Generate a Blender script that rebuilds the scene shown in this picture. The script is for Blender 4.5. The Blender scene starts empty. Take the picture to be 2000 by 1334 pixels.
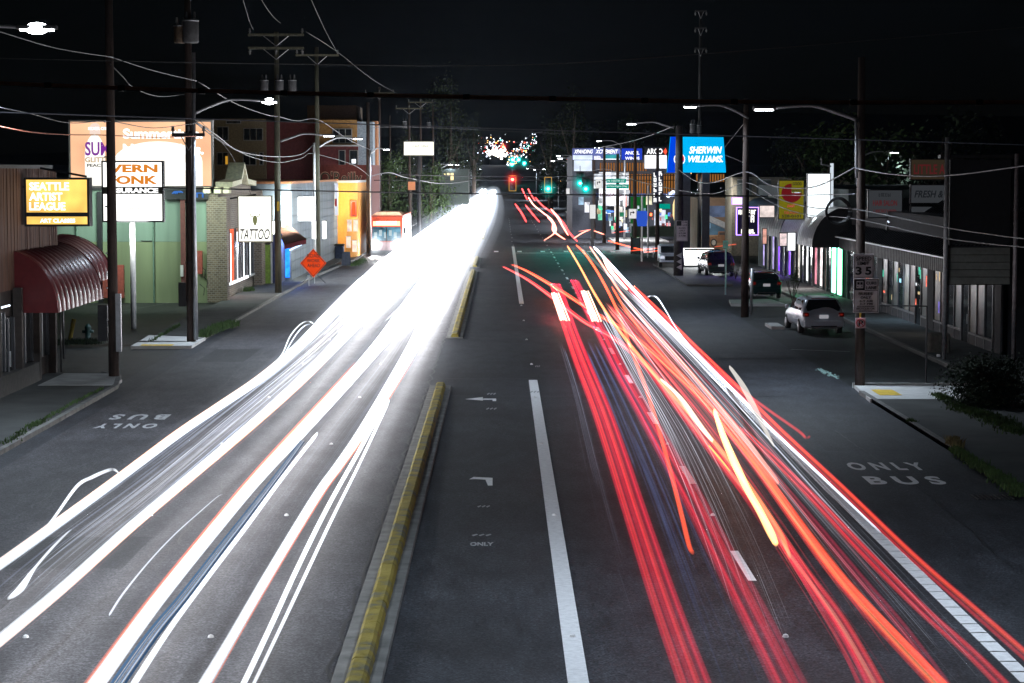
import bpy, bmesh, math, random
from mathutils import Vector, Matrix
R = math.radians
rnd = random.Random(7)
scene = bpy.context.scene
COL = scene.collection
# ------------------------------------------------------------------ camera
H, F = 7.2, 4340.0
cam_d = bpy.data.cameras.new('camera'); cam = bpy.data.objects.new('camera', cam_d); COL.objects.link(cam)
cam_d.sensor_width = 36; cam_d.lens = F / 2000 * 36; cam_d.clip_start = 0.5; cam_d.clip_end = 6000
cam.location = (0, 0, H)
YAW = math.atan(20 / F); PIT = math.atan(332 / F)
cam.rotation_euler = (math.pi / 2 - PIT, 0, -YAW)
scene.camera = cam
# ------------------------------------------------------------------ world and moonlight
world = bpy.data.worlds.new('World'); scene.world = world; world.use_nodes = True
wn = world.node_tree; bg = wn.nodes['Background']
sky = wn.nodes.new('ShaderNodeTexSky'); sky.sky_type = 'NISHITA'; sky.sun_disc = False
sky.sun_elevation = R(35); sky.sun_rotation = R(150); sky.ozone_density = 4
wn.links.new(sky.outputs[0], bg.inputs[0]); bg.inputs[1].default_value = 0.0002
sun_d = bpy.data.lights.new('moon', 'SUN'); sun = bpy.data.objects.new('moon', sun_d); COL.objects.link(sun)
sun_d.energy = 0.012; sun_d.angle = R(0.5); sun_d.color = (0.8, 0.88, 1)
sun.rotation_euler = (R(55), 0, R(150 + 180))
scene.view_settings.view_transform = 'Standard'; scene.view_settings.look = 'None'
scene.view_settings.exposure = 0; scene.view_settings.gamma = 1
scene.render.engine = 'CYCLES'
cy = scene.cycles
cy.use_denoising = True; cy.use_adaptive_sampling = True; cy.adaptive_threshold = 0.025; cy.max_bounces = 5; cy.diffuse_bounces = 2; cy.glossy_bounces = 3
cy.transmission_bounces = 3; cy.volume_bounces = 0; cy.transparent_max_bounces = 24
cy.sample_clamp_indirect = 4; cy.caustics_reflective = False; cy.caustics_refractive = False

# ------------------------------------------------------------------ pixel -> place (2000 x 1334 photograph)
_M = Matrix.Rotation(-YAW, 3, 'Z') @ Matrix.Rotation(math.pi / 2 - PIT, 3, 'X')
def ray(px, py): return _M @ Vector(((px - 1000) / F, (667 - py) / F, -1))
def P(px, py, Y):
    d = ray(px, py); return Vector((0, 0, H)) + d * (Y / d.y)
def G(px, py, z=0.0):
    d = ray(px, py); return Vector((0, 0, H)) + d * ((z - H) / d.z)

# ------------------------------------------------------------------ materials
_mats = {}
def nt(m):
    m.use_nodes = True; return m.node_tree, m.node_tree.nodes, m.node_tree.links
def mat(name, col, rough=0.7, metal=0.0, var=0.25, scale=6.0, bump=0.0, spec=0.5, bscale=None, streak=False):
    if name in _mats: return _mats[name]
    m = bpy.data.materials.new(name); t, n, l = nt(m); b = n['Principled BSDF']
    b.inputs['Roughness'].default_value = rough; b.inputs['Metallic'].default_value = metal
    b.inputs['Specular IOR Level'].default_value = spec
    tc = n.new('ShaderNodeNewGeometry'); mp = n.new('ShaderNodeMapping'); l.new(tc.outputs['Position'], mp.inputs[0])
    if streak: mp.inputs['Scale'].default_value = (1, 1, 0.12)
    no = n.new('ShaderNodeTexNoise'); no.inputs['Scale'].default_value = scale; no.inputs['Detail'].default_value = 6
    l.new(mp.outputs[0], no.inputs[0])
    cr = n.new('ShaderNodeValToRGB'); e = cr.color_ramp.elements
    e[0].position = 0.3; e[1].position = 0.7
    e[0].color = [c * (1 - var) for c in col] + [1]; e[1].color = [min(1, c * (1 + var)) for c in col] + [1]
    l.new(no.outputs[0], cr.inputs[0]); l.new(cr.outputs[0], b.inputs['Base Color'])
    if bump:
        n2 = n.new('ShaderNodeTexNoise'); n2.inputs['Scale'].default_value = bscale or scale * 8; n2.inputs['Detail'].default_value = 4
        l.new(mp.outputs[0], n2.inputs[0])
        bp = n.new('ShaderNodeBump'); bp.inputs['Strength'].default_value = bump; bp.inputs['Distance'].default_value = 0.02
        l.new(n2.outputs[0], bp.inputs['Height']); l.new(bp.outputs[0], b.inputs['Normal'])
    _mats[name] = m; return m
def emit(name, col, s=1.0, var=0.0, scale=2.0, back=True):
    if name in _mats: return _mats[name]
    m = bpy.data.materials.new(name); t, n, l = nt(m); n.remove(n['Principled BSDF'])
    e = n.new('ShaderNodeEmission'); e.inputs[0].default_value = list(col) + [1]; e.inputs[1].default_value = s
    if var:
        tc = n.new('ShaderNodeTexCoord'); no = n.new('ShaderNodeTexNoise'); no.inputs['Scale'].default_value = scale
        l.new(tc.outputs['Object'], no.inputs[0])
        mr = n.new('ShaderNodeMapRange'); mr.inputs['From Min'].default_value = 0.3; mr.inputs['From Max'].default_value = 0.7
        mr.inputs['To Min'].default_value = s * (1 - var); mr.inputs['To Max'].default_value = s * (1 + var)
        l.new(no.outputs[0], mr.inputs[0]); l.new(mr.outputs[0], e.inputs[1])
    l.new(e.outputs[0], n['Material Output'].inputs['Surface']); _mats[name] = m; return m
def vemit(name, col, s):
    if name in _mats: return _mats[name]
    m = bpy.data.materials.new(name); t, n, l = nt(m); n.remove(n['Principled BSDF'])
    e = n.new('ShaderNodeEmission'); e.inputs[0].default_value = list(col) + [1]; e.inputs[1].default_value = s
    l.new(e.outputs[0], n['Material Output'].inputs['Volume']); _mats[name] = m; return m

def asphalt(name, col, crack=True, wear=0.35):
    m = bpy.data.materials.new(name); t, n, l = nt(m); b = n['Principled BSDF']
    tc = n.new('ShaderNodeTexCoord')
    def noise(sc, det=6, scl=(1, 1, 1)):
        mp = n.new('ShaderNodeMapping'); mp.inputs['Scale'].default_value = scl; l.new(tc.outputs['Object'], mp.inputs[0])
        x = n.new('ShaderNodeTexNoise'); x.inputs['Scale'].default_value = sc; x.inputs['Detail'].default_value = det
        l.new(mp.outputs[0], x.inputs[0]); return x.outputs[0]
    def mul(a, b_, f=1.0):
        x = n.new('ShaderNodeMix'); x.data_type = 'RGBA'; x.blend_type = 'MULTIPLY'; x.inputs[0].default_value = f
        l.new(a, x.inputs[6]); l.new(b_, x.inputs[7]); return x.outputs[2]
    def ramp(src, p0, c0, p1, c1):
        x = n.new('ShaderNodeValToRGB'); e = x.color_ramp.elements
        e[0].position = p0; e[0].color = (c0,) * 3 + (1,); e[1].position = p1; e[1].color = (c1,) * 3 + (1,)
        l.new(src, x.inputs[0]); return x.outputs[0]
    base = n.new('ShaderNodeRGB'); base.outputs[0].default_value = list(col) + [1]
    c = mul(base.outputs[0], ramp(noise(0.25), 0.3, 1 - wear, 0.7, 1.0))
    c = mul(c, ramp(noise(1.0, 4, (0.9, 0.02, 1)), 0.3, 0.75, 0.7, 1.0))
    c = mul(c, ramp(noise(24, 2), 0.36, 0.35, 0.64, 1.7)); c = mul(c, ramp(noise(9, 3), 0.36, 0.62, 0.64, 1.35)); c = mul(c, ramp(noise(2.2, 5, (1, .35, 1)), 0.35, 0.72, 0.6, 1.12))
    if crack:
        vo = n.new('ShaderNodeTexVoronoi'); vo.feature = 'DISTANCE_TO_EDGE'; vo.inputs['Scale'].default_value = 0.16
        mx = n.new('ShaderNodeVectorMath'); mx.operation = 'MULTIPLY_ADD'
        nn = n.new('ShaderNodeTexNoise'); nn.inputs['Scale'].default_value = 1.2; l.new(tc.outputs['Object'], nn.inputs[0])
        mx.inputs[1].default_value = (1.4, 1.4, 0); l.new(nn.outputs['Color'], mx.inputs[0]); l.new(tc.outputs['Object'], mx.inputs[2])
        l.new(mx.outputs[0], vo.inputs['Vector'])
        c = mul(c, ramp(vo.outputs[0], 0.0, 0.55, 0.006, 1.0), 0.8)
    l.new(c, b.inputs['Base Color']); b.inputs['Roughness'].default_value = 0.62; b.inputs['Specular IOR Level'].default_value = 0.35
    bp = n.new('ShaderNodeBump'); bp.inputs['Strength'].default_value = 0.5; bp.inputs['Distance'].default_value = 0.012
    l.new(noise(38, 3), bp.inputs['Height']); l.new(bp.outputs[0], b.inputs['Normal'])
    _mats[name] = m; return m
ROAD = asphalt('road_asphalt', (0.050, 0.054, 0.064), False, 0.45); LOT = asphalt('lot_asphalt', (0.030, 0.034, 0.034), True, 0.6)
OLD = asphalt('worn_asphalt', (0.085, 0.083, 0.092), True, 0.4)
def brickmat(name, c1, c2, mortar, sc):
    m = bpy.data.materials.new(name); t, n, l = nt(m); b = n['Principled BSDF']
    tc = n.new('ShaderNodeTexCoord'); sx = n.new('ShaderNodeSeparateXYZ'); l.new(tc.outputs['Object'], sx.inputs[0])
    ad = n.new('ShaderNodeMath'); l.new(sx.outputs[0], ad.inputs[0]); l.new(sx.outputs[1], ad.inputs[1])
    cb = n.new('ShaderNodeCombineXYZ'); l.new(ad.outputs[0], cb.inputs[0]); l.new(sx.outputs[2], cb.inputs[1])
    br = n.new('ShaderNodeTexBrick'); br.inputs['Scale'].default_value = sc
    br.inputs['Color1'].default_value = list(c1) + [1]; br.inputs['Color2'].default_value = list(c2) + [1]; br.inputs['Mortar'].default_value = list(mortar) + [1]
    br.inputs['Mortar Size'].default_value = 0.03
    l.new(cb.outputs[0], br.inputs[0]); l.new(br.outputs[0], b.inputs['Base Color']); b.inputs['Roughness'].default_value = 0.85
    bp = n.new('ShaderNodeBump'); bp.invert = True; bp.inputs['Distance'].default_value = 0.01; l.new(br.outputs['Fac'], bp.inputs['Height']); l.new(bp.outputs[0], b.inputs['Normal'])
    _mats[name] = m; return m
BRICK = brickmat('brown_brick', (0.22, 0.17, 0.12), (0.12, 0.09, 0.07), (0.28, 0.26, 0.22), 2.2)
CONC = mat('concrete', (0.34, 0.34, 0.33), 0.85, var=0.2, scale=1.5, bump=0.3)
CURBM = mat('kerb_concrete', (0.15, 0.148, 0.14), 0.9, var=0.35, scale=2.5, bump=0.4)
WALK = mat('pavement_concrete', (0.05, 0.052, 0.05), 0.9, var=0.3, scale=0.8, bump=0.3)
PALE = mat('pale_concrete', (0.5, 0.5, 0.49), 0.85, var=0.12, scale=2)
PAINT = mat('white_road_paint', (0.82, 0.83, 0.84), 0.6, var=0.12, scale=9)
PAINTO = mat('worn_road_paint', (0.4, 0.41, 0.42), 0.7, var=0.4, scale=14)
YEL = mat('yellow_paint', (0.33, 0.26, 0.035), 0.85, var=0.55, scale=2.2, bump=0.7)
_cr = [x for x in YEL.node_tree.nodes if x.type == 'VALTORGB'][0]; _cr.color_ramp.elements[0].color = (.10, .10, .075, 1); _cr.color_ramp.elements[0].position = .36; _cr.color_ramp.elements[1].color = (.22, .17, .022, 1); _cr.color_ramp.elements[1].position = .5
_e = _cr.color_ramp.elements.new(.72); _e.color = (.30, .24, .05, 1)
YELP = mat('yellow_tactile', (0.62, 0.42, 0.05), 0.7, var=0.25)
WOOD = mat('pole_wood', (0.05, 0.033, 0.027), 0.9, var=0.45, scale=9, bump=0.8, streak=True)
WOODG = mat('weathered_wood', (0.07, 0.068, 0.045), 0.9, var=0.4, scale=9, bump=0.8, streak=True)
STEEL = mat('galvanised_steel', (0.42, 0.43, 0.45), 0.45, 0.6, var=0.12)
DARKM = mat('dark_metal', (0.03, 0.03, 0.033), 0.5, 0.3, var=0.2)
BLACK = mat('black_rubber', (0.012, 0.012, 0.013), 0.75, var=0.2)
WIREM = mat('cable_sheath', (0.02, 0.02, 0.023), 0.45, var=0.1)
WIREL = mat('bright_cable', (0.08, 0.08, 0.095), 0.4, 0.3, var=0.1)
WIRED = mat('black_cable', (0.01, 0.01, 0.011), 0.6, var=0.1)
GLASS = mat('dark_glass', (0.02, 0.024, 0.028), 0.08, 0.0, var=0.3, scale=0.7, spec=0.9)
FRAME = mat('aluminium_frame', (0.15, 0.15, 0.16), 0.4, 0.6, var=0.1)
WHITEP = mat('white_painted_metal', (0.7, 0.7, 0.7), 0.5, var=0.08)
LEAF = mat('foliage', (0.045, 0.085, 0.02), 0.8, var=0.6, scale=3)
LEAFD = mat('dark_foliage', (0.02, 0.035, 0.014), 0.85, var=0.6, scale=1.5)
LEAFY = mat('dry_grass', (0.17, 0.14, 0.06), 0.9, var=0.4, scale=3)

# ------------------------------------------------------------------ mesh building
class MB:
    def __init__(s): s.v = []; s.f = []
    def add(s, vs, fs):
        o = len(s.v); s.v += [tuple(v) for v in vs]; s.f += [tuple(i + o for i in f) for f in fs]; return s
    def box(s, x0, x1, y0, y1, z0, z1):
        return s.add([(x0, y0, z0), (x1, y0, z0), (x1, y1, z0), (x0, y1, z0), (x0, y0, z1), (x1, y0, z1), (x1, y1, z1), (x0, y1, z1)],
                     [(0, 3, 2, 1), (4, 5, 6, 7), (0, 1, 5, 4), (1, 2, 6, 5), (2, 3, 7, 6), (3, 0, 4, 7)])
    def bev(s, x0, x1, y0, y1, z0, z1, b=0.03):   # chamfered box (vertical edges and top)
        ring = lambda i, z: [(x0 + i + b, y0 + i, z), (x1 - i - b, y0 + i, z), (x1 - i, y0 + i + b, z), (x1 - i, y1 - i - b, z), (x1 - i - b, y1 - i, z), (x0 + i + b, y1 - i, z), (x0 + i, y1 - i - b, z), (x0 + i, y0 + i + b, z)]
        vs = ring(0, z0) + ring(0, z1 - b) + ring(b, z1)
        fs = [tuple(range(7, -1, -1)), tuple(range(16, 24))]
        for k in (0, 8):
            for i in range(8): j = (i + 1) % 8; fs.append((k + i, k + j, k + 8 + j, k + 8 + i))
        return s.add(vs, fs)
    def quad(s, a, b, c, d): return s.add([a, b, c, d], [(0, 1, 2, 3)])
    def prism(s, poly, axis, a, b):   # poly: list of 2d points, extruded along axis from a to b
        n = len(poly)
        def pt(p, t): return {'x': (t, p[0], p[1]), 'y': (p[0], t, p[1]), 'z': (p[0], p[1], t)}[axis]
        vs = [pt(p, a) for p in poly] + [pt(p, b) for p in poly]
        return s.add(vs, [tuple(range(n)), tuple(range(2 * n - 1, n - 1, -1))] + [(i, (i + 1) % n, n + (i + 1) % n, n + i) for i in range(n)])
    def tube(s, pts, r, n=8, rz=None, cap=True):
        pts = [Vector(p) for p in pts]; k = len(pts)
        rs = r if isinstance(r, (list, tuple)) else [r] * k
        rz = rz if isinstance(rz, (list, tuple)) else ([rz] * k if rz else rs)
        vs = []
        for i, p in enumerate(pts):
            t = (pts[min(i + 1, k - 1)] - pts[max(i - 1, 0)]).normalized()
            up = Vector((0, 0, 1)) if abs(t.z) < 0.95 else Vector((0, 1, 0))
            a = t.cross(up).normalized(); b = a.cross(t).normalized()
            for j in range(n):
                q = 2 * math.pi * j / n; vs.append(p + a * math.cos(q) * rs[i] + b * math.sin(q) * rz[i])
        fs = [((i + 1) * n + j, (i + 1) * n + (j + 1) % n, i * n + (j + 1) % n, i * n + j) for i in range(k - 1) for j in range(n)]
        if cap: fs += [tuple(range(n)), tuple(range(k * n - 1, (k - 1) * n - 1, -1))]
        return s.add(vs, fs)
    def ball(s, c, r, u=8, w=5):
        vs = []; fs = []
        for i in range(1, w):
            for j in range(u):
                a = math.pi * i / w; b = 2 * math.pi * j / u
                vs.append((c[0] + r * math.sin(a) * math.cos(b), c[1] + r * math.sin(a) * math.sin(b), c[2] + r * math.cos(a)))
        vs += [(c[0], c[1], c[2] + r), (c[0], c[1], c[2] - r)]; T = len(vs) - 2
        for i in range(w - 2):
            for j in range(u): fs.append((i * u + j, (i + 1) * u + j, (i + 1) * u + (j + 1) % u, i * u + (j + 1) % u))
        for j in range(u): fs.append((T, j, (j + 1) % u)); fs.append((T + 1, (w - 2) * u + (j + 1) % u, (w - 2) * u + j))
        return s.add(vs, fs)
    def build(s, name, m, parent=None, smooth=False, kind=None):
        me = bpy.data.meshes.new(name); off = root_loc(parent) if parent else Vector()
        me.from_pydata([tuple(Vector(v) - off) for v in s.v], [], s.f); me.materials.append(m)
        if smooth: me.polygons.foreach_set('use_smooth', [True] * len(me.polygons))
        me.update(); o = bpy.data.objects.new(name, me); COL.objects.link(o)
        if parent: o.parent = parent
        if kind: o['kind'] = kind
        return o
def root_loc(o):
    v = Vector(o.location)
    while o.parent: o = o.parent; v = v + Vector(o.location)
    return v
def tag(o, label, cat, group=None):
    o['label'] = label; o['category'] = cat
    if group: o['group'] = group
    return o
def thing(name, label, cat, loc=(0, 0, 0), group=None):
    o = bpy.data.objects.new(name, None); COL.objects.link(o); o.location = loc; o.empty_display_size = 0.3
    return tag(o, label, cat, group)
def copy_tree(o, loc=None, parent=None, first=True):
    c = o.copy(); COL.objects.link(c)
    if parent: c.parent = parent
    if loc is not None: c.location = loc
    for ch in o.children: copy_tree(ch, None, c)
    return c
def one(mb, name, m, label, cat, group=None, smooth=False):
    return tag(mb.build(name, m, None, smooth), label, cat, group)
def lampobj(parent, loc, power, col, size=0.5, rot=(0, 0, 0), spread=150):
    d = bpy.data.lights.new('lamp_or_fill_light', 'AREA'); d.shape = 'DISK'; d.size = size; d.energy = power; d.color = col; d.spread = R(spread)  # serves lamps with a fixture and fills without one
    o = bpy.data.objects.new('lamp_or_fill_light', d); COL.objects.link(o); o.rotation_euler = rot
    o.location = Vector(loc) - (root_loc(parent) if parent else Vector())
    if parent: o.parent = parent
    return o

def halo(parent, c, r0, col, peak, name='lens_glow', n=6, grow=1.36, flat=1.0):
    """shells of added glow round a lamp in place of lens bloom, thinning outwards"""
    key = 'bloom_halo_%d_%d_%d_%d' % (col[0] * 99, col[1] * 99, col[2] * 99, peak * 1000); r = r0
    for i in range(n):
        b = MB().ball((0, 0, 0), 1, 18, 10); b.v = [(v[0] * r + c[0], v[1] * r * .5 + c[1], v[2] * r * flat + c[2]) for v in b.v]
        b.build(name, vemit('%s_%d' % (key, i), col, peak / r / (1.9 ** i)), parent, True); r *= grow
def textmesh(s, bold=0.0, ext=0.012, shear=0.0):
    c = bpy.data.curves.new('t', 'FONT'); c.body = s; c.align_x = 'CENTER'; c.align_y = 'CENTER'; c.size = 1; c.offset = bold; c.extrude = ext; c.shear = shear
    c.resolution_u = 3; c.space_line = 0.95
    o = bpy.data.objects.new('t', c); COL.objects.link(o); bpy.context.view_layer.update()
    me = bpy.data.meshes.new_from_object(o.evaluated_get(bpy.context.evaluated_depsgraph_get()))
    bpy.data.objects.remove(o); bpy.data.curves.remove(c); return me
def text(s, centre, w, h, m, parent, name='lettering', facing='front', bold=0.0, shear=0.0, flip=False):
    me = textmesh(s, bold, 0.01, shear); me.name = name
    xs = [v.co.x for v in me.vertices]; ys = [v.co.y for v in me.vertices]
    cx, cy_, W, Hh = (min(xs) + max(xs)) / 2, (min(ys) + max(ys)) / 2, max(xs) - min(xs), max(ys) - min(ys)
    for v in me.vertices:
        x, y, z = (v.co.x - cx) / W * w, (v.co.y - cy_) / Hh * h, v.co.z
        if flip: x, y = -x, -y
        v.co = {'front': (x, -z, y), 'ground': (x, y, z * 0.1), 'road_right': (-z, -x, y), 'road_left': (z, x, y)}[facing]
    me.materials.clear(); me.materials.append(m)
    o = bpy.data.objects.new(name, me); COL.objects.link(o)
    o.location = Vector(centre) - (root_loc(parent) if parent else Vector())
    if parent: o.parent = parent
    return o
def scribble(x0, y0, x1, y1, Y, m, parent, n=6, seed=1, name='lettering'):
    """lettering too small to read in the photograph: a row of glyph-like strokes"""
    q = random.Random(seed * 7 + n); mb = MB(); a, b = P(x0, y0, Y), P(x1, y1, Y); gw_ = (b.x - a.x) / n; h = a.z - b.z; t = min(gw_ * .24, h * .24)
    for i in range(n):
        l = a.x + gw_ * (i + .1); r_ = a.x + gw_ * (i + .86); mb.box(l, l + t, Y, Y + .01, b.z, a.z)
        if q.random() < .5: mb.box(r_ - t, r_, Y, Y + .01, b.z, a.z - (h * .4 if q.random() < .3 else 0))
        for zf_ in (0, .5, 1):
            if q.random() < .6: z = b.z + (h - t) * zf_; mb.box(l + t, r_ - t * .5, Y - .002, Y + .008, z, z + t)
    return mb.build(name, m, parent)
def ptext(s, x0, y0, x1, y1, Y, m, parent, bold=0.0, shear=0.0, name='lettering'):
    a, b = P(x0, y0, Y), P(x1, y1, Y)
    return text(s, (a + b) / 2, abs(b.x - a.x), abs(a.z - b.z), m, parent, name, 'front', bold, shear)
def pbox(mb, x0, y0, x1, y1, Y, dep):
    a, b = P(x0, y0, Y), P(x1, y1, Y); return mb.box(a.x, b.x, Y, Y + dep, b.z, a.z)

# ================================================================== THE GROUND
def hill(Y):
    t = max(0, min(1, (Y - 650) / 1000.0)); return 12 * t * t * (3 - 2 * t)
def sheet(name, x0, x1, y0, y1, z, m, seg=1, follow=True, kind='structure', parent=None):
    mb = MB(); ys = [y0 + (y1 - y0) * i / seg for i in range(seg + 1)]
    for a, b in zip(ys, ys[1:]): mb.quad((x0, a, z + hill(a)), (x1, a, z + hill(a)), (x1, b, z + hill(b)), (x0, b, z + hill(b)))
    o = mb.build(name, m, parent); 
    if kind: o['kind'] = kind
    return o
sheet('ground', -900, 900, -30, 2600, -0.03, LOT, 60)
LC, RC = -12.75, 11.4            # kerb lines
sheet('road', LC - 0.3, RC + 0.35, 5, 2600, 0.0, ROAD, 80)
sheet('old_lane_surface', LC + 0.6, -2.45, 20, 212, 0.004, OLD, 4)
sheet('cross_street', -80, LC - 0.3, 204, 222, 0.0, ROAD); sheet('cross_street', RC + 0.35, 90, 203, 223, 0.0, ROAD)

# pavements with kerbs
def kerb(pts, name='kerb', w=0.16, h=0.13, m=None):
    mb = MB(); 
    for (a, b) in zip(pts, pts[1:]):
        a, b = Vector((*a, 0)), Vector((*b, 0)); L = (b - a).length; n = max(1, round(L / 3.0)); d = (b - a) / n; u = d.normalized(); p = Vector((-u.y, u.x, 0)) * w
        for i in range(n):
            q0 = a + d * i + u * 0.008; q1 = a + d * (i + 1) - u * 0.008; e = rnd.uniform(-.006, .006)
            vs = [q0, q1, q1 + p, q0 + p]; top = [v + Vector((0, 0, h + e)) for v in vs]
            mb.add([v + Vector((0, 0, -.02)) for v in vs] + top, [(4, 5, 6, 7), (0, 1, 5, 4), (1, 2, 6, 5), (2, 3, 7, 6), (3, 0, 4, 7)])
    o = mb.build(name, m or CURBM); o['kind'] = 'structure'; return o
def slabwalk(name, poly, h, m=None):
    mb = MB(); mb.prism(poly, 'z', -0.02, h); o = mb.build(name, m or WALK); o['kind'] = 'structure'; return o
# left near pavement, ends at the corner by the first pole
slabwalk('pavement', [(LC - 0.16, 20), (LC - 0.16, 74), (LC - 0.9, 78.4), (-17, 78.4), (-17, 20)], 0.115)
kerb([(LC, 20), (LC, 73.6), (LC - 0.55, 77.4), (LC - 1.3, 78.6)])
slabwalk('corner_apron', [(LC - 0.2, 73.5), (LC - 0.25, 75.8), (LC - 1.0, 77.8), (-15.4, 77.9), (-15.4, 73.5)], 0.128, CONC)
# left island with ramp and pole
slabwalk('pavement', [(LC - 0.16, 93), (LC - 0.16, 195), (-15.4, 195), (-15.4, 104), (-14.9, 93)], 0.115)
kerb([(LC, 94), (LC, 150), (LC + 0.9, 182), (LC + 0.9, 197)])
slabwalk('kerb_ramp', [(-15.1, 90.2), (LC + 0.1, 90.4), (LC + 0.05, 95), (-15.3, 96.2)], 0.12, PALE)
one(MB().box(-14.75, -13.45, 90.35, 91.0, 0.122, 0.128), 'tactile_strip', YELP, 'worn yellow tactile strip on the pale ramp below the second left pole', 'tactile strip')
# right pavements
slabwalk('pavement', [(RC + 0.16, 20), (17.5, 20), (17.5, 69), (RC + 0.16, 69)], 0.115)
kerb([(RC + 0.16, 71.5), (RC + 0.16, 20)])
slabwalk('kerb_ramp', [(RC + 0.1, 69.0), (15.9, 69.0), (15.9, 73.6), (RC + 0.35, 73.9)], 0.12, PALE)
kerb([(15.6, 73.85), (RC + 0.3, 73.85)], h=0.16, m=PALE)
one(MB().box(RC + 0.6, RC + 1.3, 70.1, 71.9, 0.122, 0.128), 'tactile_strip', YELP, 'bright yellow tactile strip on the ramp beside the speed limit pole', 'tactile strip')
slabwalk('shop_walk', [(16.4, 74), (19.4, 74), (19.4, 200), (16.9, 200)], 0.1)
kerb([(16.95, 196), (16.4, 74)], h=0.12)
slabwalk('kerb_island', [(RC + 0.9, 119), (15.2, 119), (15.0, 123.5), (RC + 1.2, 123.0)], 0.12, CONC)
slabwalk('kerb_island', [(12.35, 101.5), (12.95, 101.5), (12.95, 104), (12.35, 104)], 0.12, PALE)
slabwalk('pavement', [(RC + 0.3, 140), (14.6, 140), (14.6, 172), (RC + 0.3, 172)], 0.1)
slabwalk('pavement', [(RC, 226), (17, 226), (17, 400), (RC, 400)], 0.12, CONC)
slabwalk('pavement', [(-17, 226), (LC + 1, 226), (LC + 1, 400), (-17, 400)], 0.12, CONC)

# painted lines
def line(name, x0, x1, y0, y1, m=PAINT, z=0.008):
    return sheet(name, x0, x1, y0, y1, z, m, max(1, int((y1 - y0) / 60)))
LX = 0.150 * 7.2
line('solid_white_line', LX - 0.15, LX + 0.15, 20, 76.6)
line('solid_white_line', LX - 0.13, LX + 0.13, 121, 214)
DX = 0.6135 * H
y0 = G(1457, 1135).y
k = 0
while True:
    a = y0 + (k - 2) * 12.2
    if a > 205: break
    line('lane_dash', DX - 0.075, DX + 0.075, a, a + 3.1); k += 1
# bus lane stripe cut into short bars, the gaps drawing picket shadows
BX = 1.035 * H
bl = MB(); yy = 20.0
while yy < 205:
    bl.box(BX - 0.13, BX + 0.13, yy, yy + 0.62, 0.006, 0.014 + rnd.uniform(0, .002)); yy += 0.68
o = bl.build('bus_lane_stripe', PAINT); o['kind'] = 'structure'
mk = MB()
for i in range(26):
    for x in (-7.4, -4.5, 4.4, LX):
        mk.ball((x + rnd.uniform(-.04, .04), 34 + i * 12.2, 0.0), 0.055, 6, 4)
o = mk.build('road_studs', mat('stud_ceramic', (0.8, 0.8, 0.8), 0.3)); o['kind'] = 'structure'
# stop line and crossing beyond
line('stop_line', LX, RC - 0.4, 196.5, 197.0)
for i in range(11): line('crossing_bar', -11.2 + i * 2.1, -10.8 + i * 2.1, 199, 202)
# words on the road
def roadword(s, px0, py0, px1, py1, flip=False, m=PAINT):
    a, b = G(px0, py0), G(px1, py1); c = (G((px0 + px1) / 2, (py0 + py1) / 2))
    o = text(s, (c.x, (a.y + b.y) / 2, 0.010), abs(G(px1, (py0 + py1) / 2).x - G(px0, (py0 + py1) / 2).x), abs(a.y - b.y), m, None, 'road_lettering', 'ground', 0.035, 0, flip)
    o['kind'] = 'structure'; return o
roadword('B U S', 1692, 931, 1842, 947); roadword('O N L Y', 1656, 904, 1804, 919)
roadword('B U S', 217, 810, 328, 820, True, PAINTO); roadword('O N L Y', 187, 828, 306, 837, True, PAINTO)
def paintpoly(name, pts, m=PAINT):
    mb = MB(); q = [G(*p) for p in pts]; mb.add([(v.x, v.y, 0.009) for v in q], [tuple(range(len(q)))]); o = mb.build(name, m); o['kind'] = 'structure'
paintpoly('turn_arrow', [(908, 780), (943, 776), (943, 779), (969, 779), (969, 784), (962, 784), (962, 781), (943, 781.5), (943, 783)])
paintpoly('turn_arrow', [(916, 937), (925, 932), (962, 934), (962, 949), (953, 949), (948, 937.5), (928, 936.5)])
roadword('ONLY', 918, 1060, 964, 1067, False, PAINTO); 
for (mx, my, mw) in ((945, 990, 26), (960, 799, 22), (960, 770, 18), (941, 1046, 40), (1045, 766, 20), (1050, 716, 10)):   # sprayed survey dabs
    for q in range(3):
        a = mx - mw / 2 + mw * q / 3; paintpoly('paint_dab', [(a, my), (a + mw / 4, my - 2.5), (a + mw / 3.2, my - 1), (a + mw / 12, my + 2)], PAINTO)
# joints and tar seams across the new asphalt, drain grate
TAR = mat('tar_seam', (0.018, 0.018, 0.018), 0.5)
for yv, a, b in ((77, -2.0, 11.3), (96, -6, 1.0), (71, -12, 9)):
    mb = MB(); n = 40
    for i in range(n):
        x0, x1 = a + (b - a) * i / n, a + (b - a) * (i + 1) / n; j = lambda x: 0.06 * math.sin(x * 3.1) + 0.05 * math.sin(x * 7)
        mb.quad((x0, yv + j(x0), .0065), (x1, yv + j(x1), .0065), (x1, yv + .07 + j(x1), .0065), (x0, yv + .07 + j(x0), .0065))
    o = mb.build('tar_seam', TAR); o['kind'] = 'structure'
mb = MB(); n = 220
for i in range(n):      # ragged edge strip where the resurfaced lanes meet along the centre
    ya, yb = 22 + 180 * i / n, 22 + 180 * (i + 1) / n; j = lambda y: 0.05 * math.sin(y * 2.3) + 0.04 * math.sin(y * 5.1)
    mb.quad((-2.5 + j(ya), ya, .0062), (-2.44 + j(ya), ya, .0062), (-2.44 + j(yb), yb, .0062), (-2.5 + j(yb), yb, .0062))
o = mb.build('tar_seam', TAR); o['kind'] = 'structure'
g = G(1940, 972); gr = thing('drain_grate', 'iron drain grate in the gutter at the right edge of the road', 'drain', (g.x, g.y, 0))
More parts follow.
